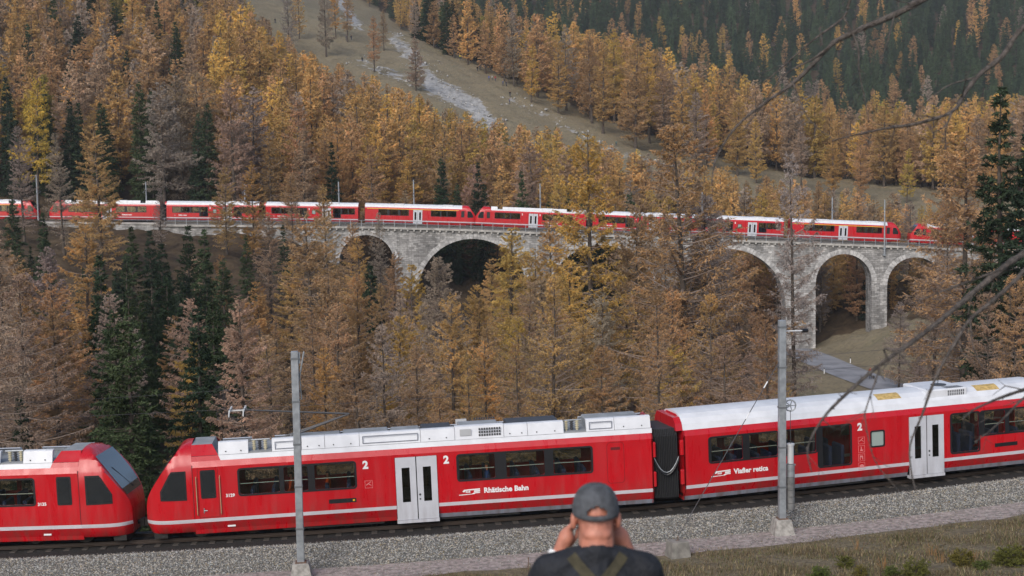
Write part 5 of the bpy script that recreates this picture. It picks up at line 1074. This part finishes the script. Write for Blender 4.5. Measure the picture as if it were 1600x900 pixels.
# ---- a label for every tree: look first, then where it stands, then its turn in that place
def where(u, vt, d, zone):
    if zone == 'behind': a = 'on the wood edge'
    elif zone == 'fill': a = 'before the viaduct' if d < 240 else 'behind the arches'
    elif d < 300: a = 'close behind the viaduct'
    elif d < 370: a = 'low on the slope'
    elif d < 450: a = 'halfway up the slope'
    else: a = 'high on the slope'
    marks = [(160, 'at the left edge'), (330, 'left of the spruces'), (480, 'below the meadow top'), (640, 'below the scree'), (740, 'left of the train gap'), (900, 'above the middle train'), (1080, 'between the tallest larches'), (1240, 'near the bare spire'), (1420, 'above the last cab'), (9999, 'at the right edge')]
    return a, next(m for q, m in marks if u < q)
buckets = {}
for t in trees:
    o, kind, tone, u, vt, d, zone, lb = t
    if lb: tag(o, lb, 'tree', kind+' trees' if zone == 'near' else kind+' trees of the wood'); continue
    hz = o.scale[2]*(25 if kind == 'larch' and zone == 'fill' else 22); size = 'tall' if hz > 22.5 else ('small' if hz < 17.5 else '')
    buckets.setdefault((WORD[tone], size, kind)+where(u, vt, d, zone), []).append(t)
for (w, size, kind, a, m), ts_ in buckets.items():
    ts_.sort(key=lambda t: t[3])
    for i, t in enumerate(ts_):
        base = ' '.join(x for x in (size, w, kind, a, m) if x)
        tag(t[0], base if len(ts_) == 1 else f'{ordinal(i)} {base}', 'tree', kind+' trees of the wood')
# ------------------------------------------------------------------ people
from mathutils.bvhtree import BVHTree
def fuse(name, parts, voxel, mats, smooth=6, paint=None):
    """grow one continuous skin over ellipsoids ('e', centre, radii) and tapered limbs ('c', p0, p1, r0, r1)"""
    q = MB()
    def ell(c, rr, n_=14, m_=9):
        v = [(c[0], c[1], c[2]-rr[2])]+[(c[0]+rr[0]*math.sin(math.pi*i/m_)*math.cos(2*math.pi*j/n_), c[1]+rr[1]*math.sin(math.pi*i/m_)*math.sin(2*math.pi*j/n_), c[2]-rr[2]*math.cos(math.pi*i/m_)) for i in range(1, m_) for j in range(n_)]+[(c[0], c[1], c[2]+rr[2])]
        f = [(0, 1+(j+1) % n_, 1+j) for j in range(n_)]+[(1+i*n_+j, 1+i*n_+(j+1) % n_, 1+(i+1)*n_+(j+1) % n_, 1+(i+1)*n_+j) for i in range(m_-2) for j in range(n_)]+[(1+(m_-2)*n_+j, 1+(m_-2)*n_+(j+1) % n_, len(v)-1) for j in range(n_)]
        q.add(v, f)
    for p in parts:
        if p[0] == 'e': ell(p[1], p[2])
        else:
            a, b_ = Vector(p[1]), Vector(p[2]); q.tube([a, a.lerp(b_, .5), b_], [p[3], (p[3]+p[4])/2, p[4]], 12); ell(a, (p[3],)*3, 12, 7); ell(b_, (p[4],)*3, 12, 7)
    o = q.build('fuse_work', mats); md = o.modifiers.new('r', 'REMESH'); md.mode = 'VOXEL'; md.voxel_size = voxel
    sm = o.modifiers.new('s', 'SMOOTH'); sm.iterations = smooth; sm.factor = .5
    dg = bpy.context.evaluated_depsgraph_get(); me = bpy.data.meshes.new_from_object(o.evaluated_get(dg), depsgraph=dg); me.name = name
    old = o.data; bpy.data.objects.remove(o); bpy.data.meshes.remove(old)
    me.materials.clear()
    for m_ in mats: me.materials.append(m_)
    me.polygons.foreach_set('use_smooth', [True]*len(me.polygons))
    me.polygons.foreach_set('material_index', [paint(p.center) if paint else 0 for p in me.polygons]); me.update()
    return me
SKIN = mat('skin', (.50, .20, .135), .5, noise=.22, nscale=22, bump=.12, bscale=160)
CLOTHB = mat('black_shirt', (.012, .014, .020), .8, noise=.3, nscale=20, bump=.9, bscale=9)
CAPM = mat('grey_cap', (.085, .09, .10), .95, noise=.35, nscale=30, bump=.3, bscale=250)
OLIVE = mat('olive_webbing', (.060, .052, .030), .9, noise=.25, nscale=40, bump=.3, bscale=300)
TROU = mat('dark_trousers', (.03, .032, .04), .9)
px, py = P(931, 800, 5.95)[:2]; pz = gz(px, py)
topz = P(931, 755, 5.95)[2]; k_ = (topz-pz)/1.785
L_, R_ = -1, 1
hand = []
for sd in (-1, 1):
    wr = (sd*.152, .185, 1.435); pc = (sd*.118, .185, 1.508)
    hand += [('c', (sd*.27, .235, 1.225), wr, .046, .031), ('c', wr, pc, .030, .036), ('e', pc, (.030, .026, .046))]
    for f_, (dx, dz, ln) in enumerate(((-.004, .050, .045), (.008, .042, .050), (.018, .030, .046), (.024, .016, .038))):   # knuckle, bend, tip curled round the camera
        a = (pc[0]+sd*dx, pc[1]-.004, pc[2]+dz*.75); b_ = (a[0]-sd*.026, a[1]+.018, a[2]+.020-.005*f_); c_ = (b_[0]-sd*.020, b_[1]+ln*.7, b_[2]-.004)
        hand += [('c', a, b_, .0105, .0100), ('c', b_, c_, .0098, .0085)]
    hand += [('c', (pc[0]-sd*.02, pc[1]+.01, pc[2]-.03), (pc[0]-sd*.045, pc[1]+.03, pc[2]-.005), .012, .0105), ('c', (pc[0]-sd*.045, pc[1]+.03, pc[2]-.005), (pc[0]-sd*.05, pc[1]+.055, pc[2]+.02), .010, .008)]
body = [('e', (0, .015, 1.660), (.082, .100, .112)), ('e', (0, .055, 1.590), (.062, .065, .06)), ('c', (0, -.035, 1.46), (0, -.014, 1.62), .076, .073), ('e', (0, -.068, 1.585), (.060, .030, .030)),
        ('e', (.094, .005, 1.628), (.014, .024, .038)), ('e', (-.094, .005, 1.628), (.014, .024, .038)), ('c', (0, .108, 1.665), (0, .128, 1.635), .010, .015), ('e', (0, .100, 1.592), (.028, .016, .010)), ('e', (.032, .098, 1.668), (.014, .012, .010)), ('e', (-.032, .098, 1.668), (.014, .012, .010)),
        ('e', (0, -.01, 1.28), (.17, .10, .20)), ('e', (0, 0, 1.0), (.15, .10, .16)), ('c', (-.19, 0, 1.40), (.19, 0, 1.40), .05, .05)]
for sd in (-1, 1): body += [('c', (sd*.20, 0, 1.39), (sd*.27, .235, 1.225), .052, .045), ('c', (sd*.09, 0, .93), (sd*.11, .02, .50), .085, .06), ('c', (sd*.11, .02, .50), (sd*.12, -.01, .09), .055, .04), ('c', (sd*.12, -.02, .06), (sd*.13, .14, .04), .035, .03)]
man = link('person', fuse('person', body+hand, .0055, [SKIN], 3)); man.location = (px, py, pz); man.scale = (k_,)*3
tag(man, 'photographer seen from behind in grey cap and black shirt, hands raised to face', 'person')
sh = [('e', (0, -.015, 1.27), (.205, .135, .22)), ('e', (0, -.03, 1.38), (.19, .105, .11)), ('e', (0, 0, 1.02), (.19, .13, .14)), ('c', (-.20, -.01, 1.415), (.20, -.01, 1.415), .078, .078), ('c', (-.055, -.04, 1.488), (-.18, -.01, 1.43), .050, .068), ('c', (.055, -.04, 1.488), (.18, -.01, 1.43), .050, .068), ('c', (0, -.045, 1.40), (0, -.042, 1.503), .085, .074)]
for sd in (-1, 1): sh += [('c', (sd*.205, 0, 1.40), (sd*.27, .23, 1.235), .078, .062), ('c', (sd*.27, .23, 1.235), (sd*.235, .23, 1.31), .062, .056)]
shirt = fuse('shirt', sh, .008, [CLOTHB], 5); link('shirt', shirt, man)
tr_ = [('e', (0, 0, .95), (.18, .125, .12))]
for sd in (-1, 1): tr_ += [('c', (sd*.09, 0, .93), (sd*.11, .02, .50), .105, .08), ('c', (sd*.11, .02, .50), (sd*.12, -.01, .10), .078, .065)]
link('trousers', fuse('trousers', tr_, .012, [TROU], 4), man)
for sd in (-1, 1): link('shoe', fuse('shoe', [('e', (sd*.125, .05, .05), (.05, .14, .05)), ('c', (sd*.12, -.02, .05), (sd*.12, -.02, .12), .05, .045)], .01, [BLACK], 3), man)
# cap: dome with the arched opening and strap at the back, peak in front
cv, cf = [], []; na, ne = 56, 18
def capp(a, e):     # a: angle round (0 = back), e: 0 rim .. 1 crown
    t = e*math.pi/2; rr = math.cos(t)**.62
    lowr = -.030-.010*math.cos(a)
    return (.095*rr*math.sin(a), .012-.116*rr*math.cos(a), 1.690+lowr*(1-e)**1.5+(.088)*math.sin(t))
for j in range(ne+1):
    for i in range(na): cv.append(capp(2*math.pi*i/na, j/ne*.995))
for j in range(ne):
    for i in range(na):
        a = 2*math.pi*(i+.5)/na; a = a-2*math.pi if a > math.pi else a; e = (j+.5)/ne
        if abs(a) < .44 and 0.12 < e < .12+.20*math.sqrt(max(0, 1-(a/.44)**2)): continue
        cf.append((j*na+i, j*na+(i+1) % na, (j+1)*na+(i+1) % na, (j+1)*na+i))
cap = MB().add(cv, cf).build('cap', CAPM, man, smooth=True); sd_ = cap.modifiers.new('thick', 'SOLIDIFY'); sd_.thickness = .004; sd_.offset = 1
MB().add([capp(2*math.pi*i/56, .0) for i in range(-6, 7)]+[tuple(np.array(capp(2*math.pi*i/56, .11))+np.array([0, -.003, 0])) for i in range(-6, 7)], [(i, i+1, 14+i, 13+i) for i in range(12)]).build('cap_strap', mat('cap_strap', (.03, .032, .036), .9), cap).modifiers.new('thick', 'SOLIDIFY').thickness = .005
MB().add([(.085*math.sin(t), .10+.085*math.cos(t)*d, 1.655-.02*d) for d in (0, 1.0) for t in np.linspace(-1.5, 1.5, 12)], [(i, i+1, 13+i, 12+i) for i in range(11)]).build('cap_peak', CAPM, cap).modifiers.new('thick', 'SOLIDIFY').thickness = .004
MB().tube([(0, .012, 1.782), (0, .012, 1.788)], [.009, .006], 8).build('cap_button', CAPM, cap)
for i_ in range(6):
    a_ = math.pi/6+i_*math.pi/3; MB().tube([tuple(np.array(capp(a_, e_))*np.array([1.012, 1.012, 1])+np.array([0, 0, .002])) for e_ in np.linspace(.36 if i_ in (0, 5) else .02, .97, 10)], .0016, 4).build('cap_seam', mat('cap_seam', (.045, .048, .055), .95), cap)
# crossed straps lie on the shirt
bv = BVHTree.FromPolygons([v_.co.copy() for v_ in shirt.vertices], [tuple(p.vertices) for p in shirt.polygons])
for sd in (-1, 1):
    cen = [(sd*.108, 1.50), (sd*.085, 1.47), (sd*.06, 1.445), (sd*.03, 1.415), (0, 1.38), (-sd*.04, 1.33), (-sd*.08, 1.26), (-sd*.11, 1.16), (-sd*.12, 1.06)]
    rows = []
    for i, (x_, z_) in enumerate(cen):
        a, b_ = cen[max(i-1, 0)], cen[min(i+1, len(cen)-1)]; d = Vector((b_[0]-a[0], b_[1]-a[1])).normalized(); nx, nz = -d.y, d.x
        for w in (-.022, 0, .022):
            h = bv.ray_cast(Vector((x_+nx*w, -1, z_+nz*w)), Vector((0, 1, 0)))[0]; rows.append((x_+nx*w, (h.y if h else -.1)-.005-(.003 if sd > 0 else 0), z_+nz*w))
    top = []
    for w in (-.022, 0, .022):
        for_ = (sd*.112+w*.8, 0, 0)
        h = bv.ray_cast(Vector((for_[0], -.005, 2)), Vector((0, 0, -1)))[0]; top.append((for_[0], -.005, (h.z if h else 1.5)+.005))
    if sd < 0: rows = rows
    allv = top[::(-1 if sd > 0 else 1)] if False else None
    st = MB().add(rows, [(i*3+j, i*3+j+1, (i+1)*3+j+1, (i+1)*3+j) for i in range(len(cen)-1) for j in range(2)])
    ord_ = sorted(range(3), key=lambda i: rows[i][0]); tp = sorted(top, key=lambda p: p[0]); n0 = len(st.v); st.add([rows[i] for i in ord_]+tp, [(0, 1, 4, 3), (1, 2, 5, 4)])
    o = st.build('strap', OLIVE, man); o.modifiers.new('thick', 'SOLIDIFY').thickness = .003
MB().tube([(-.166, .18, 1.428), (-.158, .184, 1.448)], [.037, .036], 14).build('watch', mat('watch_white', (.85, .85, .85), .4), man)
cm_ = empty('camera_held', (px, py+.24*k_, pz+1.57*k_)); tag(cm_, 'small black camera held before the photographer\'s face', 'camera')
MB().bbox((-.065, -.02, -.04), (.065, .02, .045), .008).build('camera_body', BLACK, cm_); MB().tube([(0, .02, 0), (0, .09, 0)], [.033, .036], 16).build('lens', DARKG, cm_)
# ---- small figures: hikers on the meadow, a walker on the road, riders seen through the windows
JACK = obj_color_mat('jacket', .1, 5, 0); JEAN = mat('jeans', (.03, .04, .07), .9); HAIR = mat('hair', (.05, .035, .025), .9)
def figure(name, stride, arm):
    p = [('e', (0, .01, 1.63), (.085, .10, .125)), ('c', (0, 0, 1.42), (0, .005, 1.56), .06, .055), ('e', (0, 0, 1.24), (.19, .12, .24)), ('c', (-.17, 0, 1.41), (.17, 0, 1.41), .075, .075), ('e', (0, 0, .96), (.17, .125, .14))]
    for sd in (-1, 1):
        y_ = sd*stride; p += [('c', (sd*.09, 0, .92), (sd*.10, y_*.5+.03, .48), .095, .07), ('c', (sd*.10, y_*.5+.03, .48), (sd*.10, y_, .09), .068, .05), ('c', (sd*.10, y_-.03, .05), (sd*.11, y_+.15, .045), .048, .04)]
        el = (sd*.28, -sd*arm*.3, 1.13); wr = (sd*.26, -sd*arm*.6+.10, .90); p += [('c', (sd*.21, 0, 1.39), el, .065, .052), ('c', el, wr, .05, .036), ('e', (wr[0], wr[1]+.02, wr[2]-.07), (.025, .04, .075))]
    return fuse(name, p, .03, [JACK, JEAN, SKIN, HAIR], 2, lambda c: 1 if c.z < .9 else (0 if c.z < 1.47 else (3 if c.z > 1.66 or c.y < -.02 else 2)))
FIG = [figure('person', .0, .1), figure('person', .22, .4)]
def person(x, y, z, rz, colr, label, which=0, group=None):
    o = link('person', FIG[which]); o.location = (x, y, z); o.rotation_euler = (0, 0, rz); o.color = (*colr, 1); return tag(o, label, 'person', group)
HK = [(430, 37, (.02, .02, .03), 'dark clad hiker alone high on the open slope'), (541, 64, (.03, .05, .12), 'hiker in dark blue by the trees beside the scree'), (549, 66, (.05, .05, .05), 'hiker in charcoal next to the dark blue one'), (566, 98, (.02, .02, .02), 'black clad hiker on rough ground under the scree'),
      (682, 76, (.02, .02, .03), 'dark clad hiker at the dark wood edge'), (702, 86, (.12, .03, .03), 'hiker in dark red walking below the wood edge'), (719, 95, (.7, .6, .1), 'hiker in bright yellow on the meadow path'), (746, 112, (.02, .02, .02), 'hiker in black of the standing pair'), (750, 112, (.04, .05, .10), 'hiker in navy of the standing pair'),
      (764, 127, (.05, .10, .4), 'spectator in bright blue in the resting group'), (769, 126, (.6, .6, .62), 'spectator in white in the resting group'), (774, 128, (.35, .05, .06), 'spectator in red in the resting group'), (786, 136, (.03, .07, .25), 'hiker in blue below the resting group'), (791, 137, (.05, .05, .06), 'hiker in grey beside the lone meadow larch'), (797, 151, (.02, .02, .02), 'black clad hiker under the lone meadow larch'), (796, 163, (.06, .08, .2), 'lowest hiker on the meadow in slate blue'), (963, 229, (.10, .14, .12), 'hiker on the stony track near the tall larches')]
for u, vb, c, lb in HK:
    for d in np.arange(300, 640, 1.5):
        p = P(u, vb, d)
        if p[2] <= gz(p[0], p[1]): person(p[0], p[1], gz(p[0], p[1]), random.uniform(0, 6.28), c, lb, random.randrange(2), 'hikers on the meadow'); break
_wp = P(1360, 594, 215); dr_, zr_ = road_dist(_wp[None, :]); person(_wp[0], _wp[1], float(zr_[0])+.05 if dr_[0] < 3.4 else gz(_wp[0], _wp[1]), rad(160), (.22, .075, .05), 'walker in rust jacket and dark jeans on the valley road', 1)
bagp = (_wp[0]+.45, _wp[1]-.1); bz = float(zr_[0])+.05 if dr_[0] < 3.4 else gz(*bagp)
bg2 = empty('rucksack', (*bagp, bz)); tag(bg2, 'small black rucksack on the road beside the walker', 'rucksack'); link('bag_body', fuse('bag_body', [('e', (0, 0, .24), (.18, .13, .25)), ('e', (0, -.1, .18), (.13, .07, .13))], .02, [BLACK], 3), bg2); MB().tube([(-.06, .1, .45), (-.05, .18, .32), (-.06, .12, .1)], .02, 5).build('shoulder_strap', BLACK, bg2)
ORG = (.75, .10, .015)
for s_, lat, c, lb in ((5.55, .15, ORG, 'rider in orange vest behind the middle pane of railcar 3129'), (7.0, -.1, ORG, 'rider in orange vest behind the last front pane of railcar 3129'), (13.3, -.5, (.05, .1, .3), 'rider in blue by the first pane after the doors of railcar 3129')):
    q = track(-9.98+s_, lat, .52); person(q[0], q[1], q[2], rad(90), c, lb, 0, 'riders inside the near train')
# ------------------------------------------------------------------ dry grass, rocks, young spruces
GRASSM = obj_color_mat('dry_grass', .25, 1.2, .3, attr=True)
n_g = 170000; sg = rng.uniform(-24, 36, n_g); lg = -4.35-12.5*rng.random(n_g)**1.15
t_ = np.interp(sg, _ss, _th); gx = np.interp(sg, _ss, _tx)-lg*np.sin(t_); gy = np.interp(sg, _ss, _ty)+lg*np.cos(t_)
cl = np.sin(gx*1.7+np.sin(gy*1.1)*2)+np.sin(gy*2.3+gx*.7)+rng.normal(0, .6, n_g); edge = np.clip((-lg-4.35)/.8, 0, 1); kp = (cl > -1.1) & (rng.random(n_g) < .12+.88*edge)
gx, gy, cl, lgk = gx[kp], gy[kp], cl[kp], lg[kp]; gz_ = ground_r(np.stack([gx, gy], 1)); m_ = len(gx); a = rng.uniform(0, 6.28, m_); h = rng.uniform(.06, .17, m_)*(1+.45*np.clip(cl, -1, 2)); h *= np.clip((-lgk-4.0)/2, .35, 1)
w = rng.uniform(.010, .022, m_); ln = rng.uniform(.2, .9, m_)*h; b0 = np.stack([gx, gy, gz_-.01], 1); sdv = np.stack([np.cos(a), np.sin(a), 0*a], 1); ld = np.stack([-np.sin(a), np.cos(a), 0*a], 1)*ln[:, None]
GV = np.stack([b0-sdv*w[:, None], b0+sdv*w[:, None], b0+ld+np.stack([0*a, 0*a, h], 1)], 1).reshape(-1, 3)
gm = np_mesh('dry_grass', GV, np.arange(m_*3).reshape(-1, 3), [GRASSM]); pal = np.array([(.30, .235, .14), (.22, .17, .10), (.17, .175, .08), (.14, .105, .07), (.36, .30, .19)]); pk = rng.choice(5, m_, p=[.30, .28, .22, .13, .07])
gc = pal[pk]*rng.uniform(.75, 1.25, (m_, 1)); ca = gm.color_attributes.new('tint', 'FLOAT_COLOR', 'POINT'); ca.data.foreach_set('color', np.column_stack([np.repeat(gc, 3, 0), np.ones(m_*3)]).astype(np.float32).ravel())
tag(link('dry_grass', gm), 'short dry tan and green grass on the bank below the track', 'grass', kind='stuff')
yl = ['first', 'second', 'third', 'fourth', 'fifth', 'sixth', 'seventh', 'eighth', 'ninth']
JUN = obj_color_mat('juniper_needles', .4, 9.0, .2)
shr = [proto('juniper', (BARK, BARK, JUN), seed=200+i, H=.8, R=.55, z0=.02, nb=70, tw_m=34, tw_len=.16, tuft=7, tl=.075, tw_=.026, kind='larch', rtrunk=.018, profpow=.32, trunk_seg=5) for i in range(3)]
for i, (u, v_, H) in enumerate(((1282, 908, .75), (1322, 886, .55), (1345, 902, .5), (1392, 900, .5), (1432, 906, .85), (1505, 886, .7), (1535, 890, .5), (1572, 884, .9), (1597, 878, .7))):
    for d in np.arange(38, 60, .2):
        p = P(u, v_, d)
        if p[2] <= gz(p[0], p[1]): break
    tm, cm, h0 = shr[i % 3]; o = empty('juniper_shrub', (p[0], p[1], gz(p[0], p[1])-.03), i*1.3); k = .74*H/h0; o.scale = (k*(1.0+.25*(i % 2)), k*1.1, k*(.8+.12*(i % 3))); link('trunk', tm, o); c = link('crown', cm, o); c.color = (.13+.03*(i % 3), .165, .045, 1)
    tag(o, f'{yl[i]} low bushy green juniper in the bank grass counting from the mast footing', 'shrub', 'junipers on the bank')
for i, (u, v_) in enumerate(((1455, 868), (1470, 880), (1520, 878), (1380, 890), (1340, 862))):     # tufts of tall orange dead stalks
    for d in np.arange(38, 60, .2):
        p = P(u, v_, d)
        if p[2] <= gz(p[0], p[1]): break
    q = MB()
    for k in range(16): a_ = random.uniform(0, 6.28); rr = random.uniform(0, .16); hh = random.uniform(.2, .55); x_, y_ = rr*math.cos(a_), rr*math.sin(a_); q.tube([(x_, y_, 0), (x_*1.5, y_*1.5, hh*.6), (x_*2.1+random.uniform(-.05, .05), y_*2.1, hh)], [.007, .006, .003], 3)
    o = q.build('dead_stalks', mat('dead_stalk', (.30, .16, .06), .9, noise=.3), None); o.location = (p[0], p[1], gz(p[0], p[1])-.03)
    tag(o, f'{yl[i]} clump of dead orange stalks among the bank grass near the junipers', 'plant', 'dead plant clumps on the bank')
# loose rocks on the meadow and the scree
rk = []
for i in range(2600):
    j = int(rng.integers(0, len(GQ)));
    if GQ[j, 1] > 285 and GQ[j, 1] < 640 and (col[j, 1] > .25 or (col[j, 0] > .5 and rng.random() < .10)) and 330 < UU[j] < 1200: rk.append(GQ[j]+rng.normal(0, 2.2, 2))
idx = np.nonzero((GQ[:, 1] > 285) & (GQ[:, 1] < 640) & (col[:, 1] > .3) & (UU > 330) & (UU < 1200))[0]
for j in rng.choice(idx, 1500): rk.append(GQ[j]+rng.normal(0, 2.0, 2))
rk = np.array(rk); rz_ = ground_r(rk)
tag(link('scree_rubble', stones('scree_rubble', np.column_stack([rk, rz_]), lambda r, n_: .15+.55*r.random(n_)**4, mat('pale_rock', (.40, .39, .375), .95, noise=.35, nscale=1.5), 5)), 'pale loose rocks strewn over the scree and meadow', 'rubble', kind='stuff')
# ------------------------------------------------------------------ bare larch beside the photographer: only its limbs reach into view
tb = P(1800, 450, 8.4); LT = empty('larch_tree', (tb[0], tb[1], gz(tb[0], tb[1])-.2)); LO = np.array(LT.location)
tag(LT, 'bare larch limbs with knotted twigs hanging in close before the middle railcar', 'tree')
MB().tube([(0, 0, 0), (.05, .02, 3), (-.03, .05, 7), (.02, 0, 11)], [.2, .15, .10, .03], 10).build('trunk', BARK, LT, smooth=True)
LIMB = mat('limb_bark', (.11, .092, .08), .95, noise=.5, nscale=25, bump=.6, bscale=90)
def limb(name, pts, d0, d1, r0, r1, parent=LT, knots=True):
    pts = [np.array(p, float) for p in pts]; fine = []
    for i in range(len(pts)-1):
        p0, p1, p2, p3 = pts[max(i-1, 0)], pts[i], pts[i+1], pts[min(i+2, len(pts)-1)]
        for t in np.linspace(0, 1, 5)[:-1]: fine.append(.5*((2*p1)+(-p0+p2)*t+(2*p0-5*p1+4*p2-p3)*t*t+(-p0+3*p1-3*p2+p3)*t**3))
    fine.append(pts[-1]); n_ = len(fine); q = [P(f[0], f[1], d0+(d1-d0)*i/(n_-1))-LO for i, f in enumerate(fine)]
    rr = [(r0+(r1-r0)*i/(n_-1))*random.uniform(.88, 1.15) for i in range(n_)]
    rr = [x_*.78 for x_ in rr]; m = MB().tube(q, rr, 7)
    for i in range(3, n_-1):                      # short forking side twigs
        if random.random() < .34:
            a = Vector(q[i]); ax = (Vector(q[i])-Vector(q[i-1])).normalized(); dv = (ax*random.uniform(.3, 1)+Vector((random.gauss(0, .6), random.gauss(0, .6), random.gauss(-.25, .6)))).normalized(); ln = random.uniform(.05, .22)
            b_ = a+dv*ln*.5; c = b_+(dv+Vector((random.gauss(0, .35), random.gauss(0, .35), random.gauss(-.2, .35)))).normalized()*ln*.5; r_ = min(rr[i]*.5, .004); m.tube([a, b_, c], [r_, r_*.75, r_*.35], 4)
            if ln > .12: m.tube([b_, b_+(dv+Vector((random.gauss(0, .8), random.gauss(0, .8), random.gauss(0, .8)))).normalized()*ln*.35], [r_*.6, r_*.3], 4)
    if knots:
        for i in range(2, n_-1):
            for _ in range(2):
                if random.random() < .6:
                    a = Vector(q[i]).lerp(Vector(q[i+1]), random.random()); dv = Vector((random.gauss(0, 1), random.gauss(0, 1), random.gauss(0, 1))).normalized(); m.tube([a, a+dv*(rr[i]+random.uniform(.004, .012))], [rr[i]*.45+.002, .002], 4)
    return m.build(name, LIMB, parent, smooth=True)
T_ = (1800, None)
a = limb('limb', [(1800, -190), (1620, -95), (1500, -30), (1440, 0), (1400, 22), (1350, 43), (1310, 62), (1297, 72), (1243, 127), (1200, 157), (1150, 198), (1118, 250), (1112, 290)], 8.4, 8.0, .034, .004)
limb('twig', [(1297, 72), (1270, 92), (1225, 118), (1195, 160), (1160, 205)], 8.1, 8.3, .009, .003, a)
limb('twig', [(1440, -60), (1345, -30), (1328, 0), (1318, 27), (1270, 63), (1220, 107), (1180, 140)], 8.2, 8.3, .014, .003, a)
limb('twig', [(1317, 25), (1340, 70), (1342, 107), (1350, 150), (1358, 192)], 8.2, 8.1, .008, .003, a)
limb('twig', [(1397, 26), (1388, 60), (1374, 100)], 8.2, 8.1, .006, .004, a)
limb('twig', [(1240, 131), (1258, 177), (1278, 200), (1300, 216)], 8.1, 8.0, .005, .002, a)
b2 = limb('limb', [(1800, -40), (1680, 0), (1600, 42), (1567, 87), (1530, 117), (1507, 147), (1487, 175), (1433, 193), (1387, 200), (1340, 210), (1300, 220)], 8.4, 7.6, .026, .005)
limb('twig', [(1523, 121), (1483, 133), (1456, 152), (1433, 173)], 7.9, 7.8, .006, .002, b2)
limb('twig', [(1487, 175), (1478, 196), (1460, 206)], 7.8, 7.7, .008, .003, b2)
c2 = limb('limb', [(1800, 260), (1690, 335), (1600, 396), (1569, 417), (1505, 471), (1463, 506), (1420, 538), (1370, 574), (1320, 618), (1285, 655), (1262, 700), (1268, 737)], 8.4, 6.6, .030, .003)
limb('twig', [(1571, 418), (1527, 435), (1470, 456), (1420, 476)], 7.5, 7.3, .009, .004, c2)
limb('twig', [(1640, 370), (1600, 424), (1555, 467), (1516, 499), (1491, 538), (1466, 581), (1452, 616), (1440, 650), (1422, 696), (1424, 735), (1431, 768)], 7.7, 6.9, .016, .003, c2)
limb('twig', [(1516, 500), (1520, 540), (1535, 575)], 7.3, 7.2, .006, .002, c2)
limb('twig', [(1376, 570), (1373, 580), (1356, 630), (1352, 655), (1364, 713), (1385, 745), (1407, 769)], 7.0, 6.9, .006, .002, c2)
limb('twig', [(1372, 572), (1385, 560), (1382, 545), (1405, 552), (1425, 578)], 7.0, 6.9, .009, .003, c2)
d2_ = limb('limb', [(1800, 520), (1680, 585), (1600, 609), (1562, 622), (1522, 640), (1504, 655)], 8.4, 7.2, .020, .003)
limb('twig', [(1640, 598), (1600, 622), (1570, 652), (1545, 675), (1524, 690)], 7.8, 7.3, .010, .003, d2_)
index_kids()
# ------------------------------------------------------------------ air: thin haze over the valley
hz = MB().box((-1060, -150, float(GZ.min())-1.5), (1060, 1530, float(GZ.max())+42)).build('haze', [])
hm = bpy.data.materials.new('haze'); hm.use_nodes = True; n = hm.node_tree; n.nodes.clear(); o_ = n.nodes.new('ShaderNodeOutputMaterial'); pv = n.nodes.new('ShaderNodeVolumePrincipled')
pv.inputs['Color'].default_value = (.93, .96, 1.0, 1); pv.inputs['Density'].default_value = 0.00014; pv.inputs['Anisotropy'].default_value = 0.2; n.links.new(pv.outputs[0], o_.inputs['Volume'])
hz.data.materials.append(hm); tag(hz, 'thin pale autumn haze hanging over the whole valley', 'haze', kind='stuff')
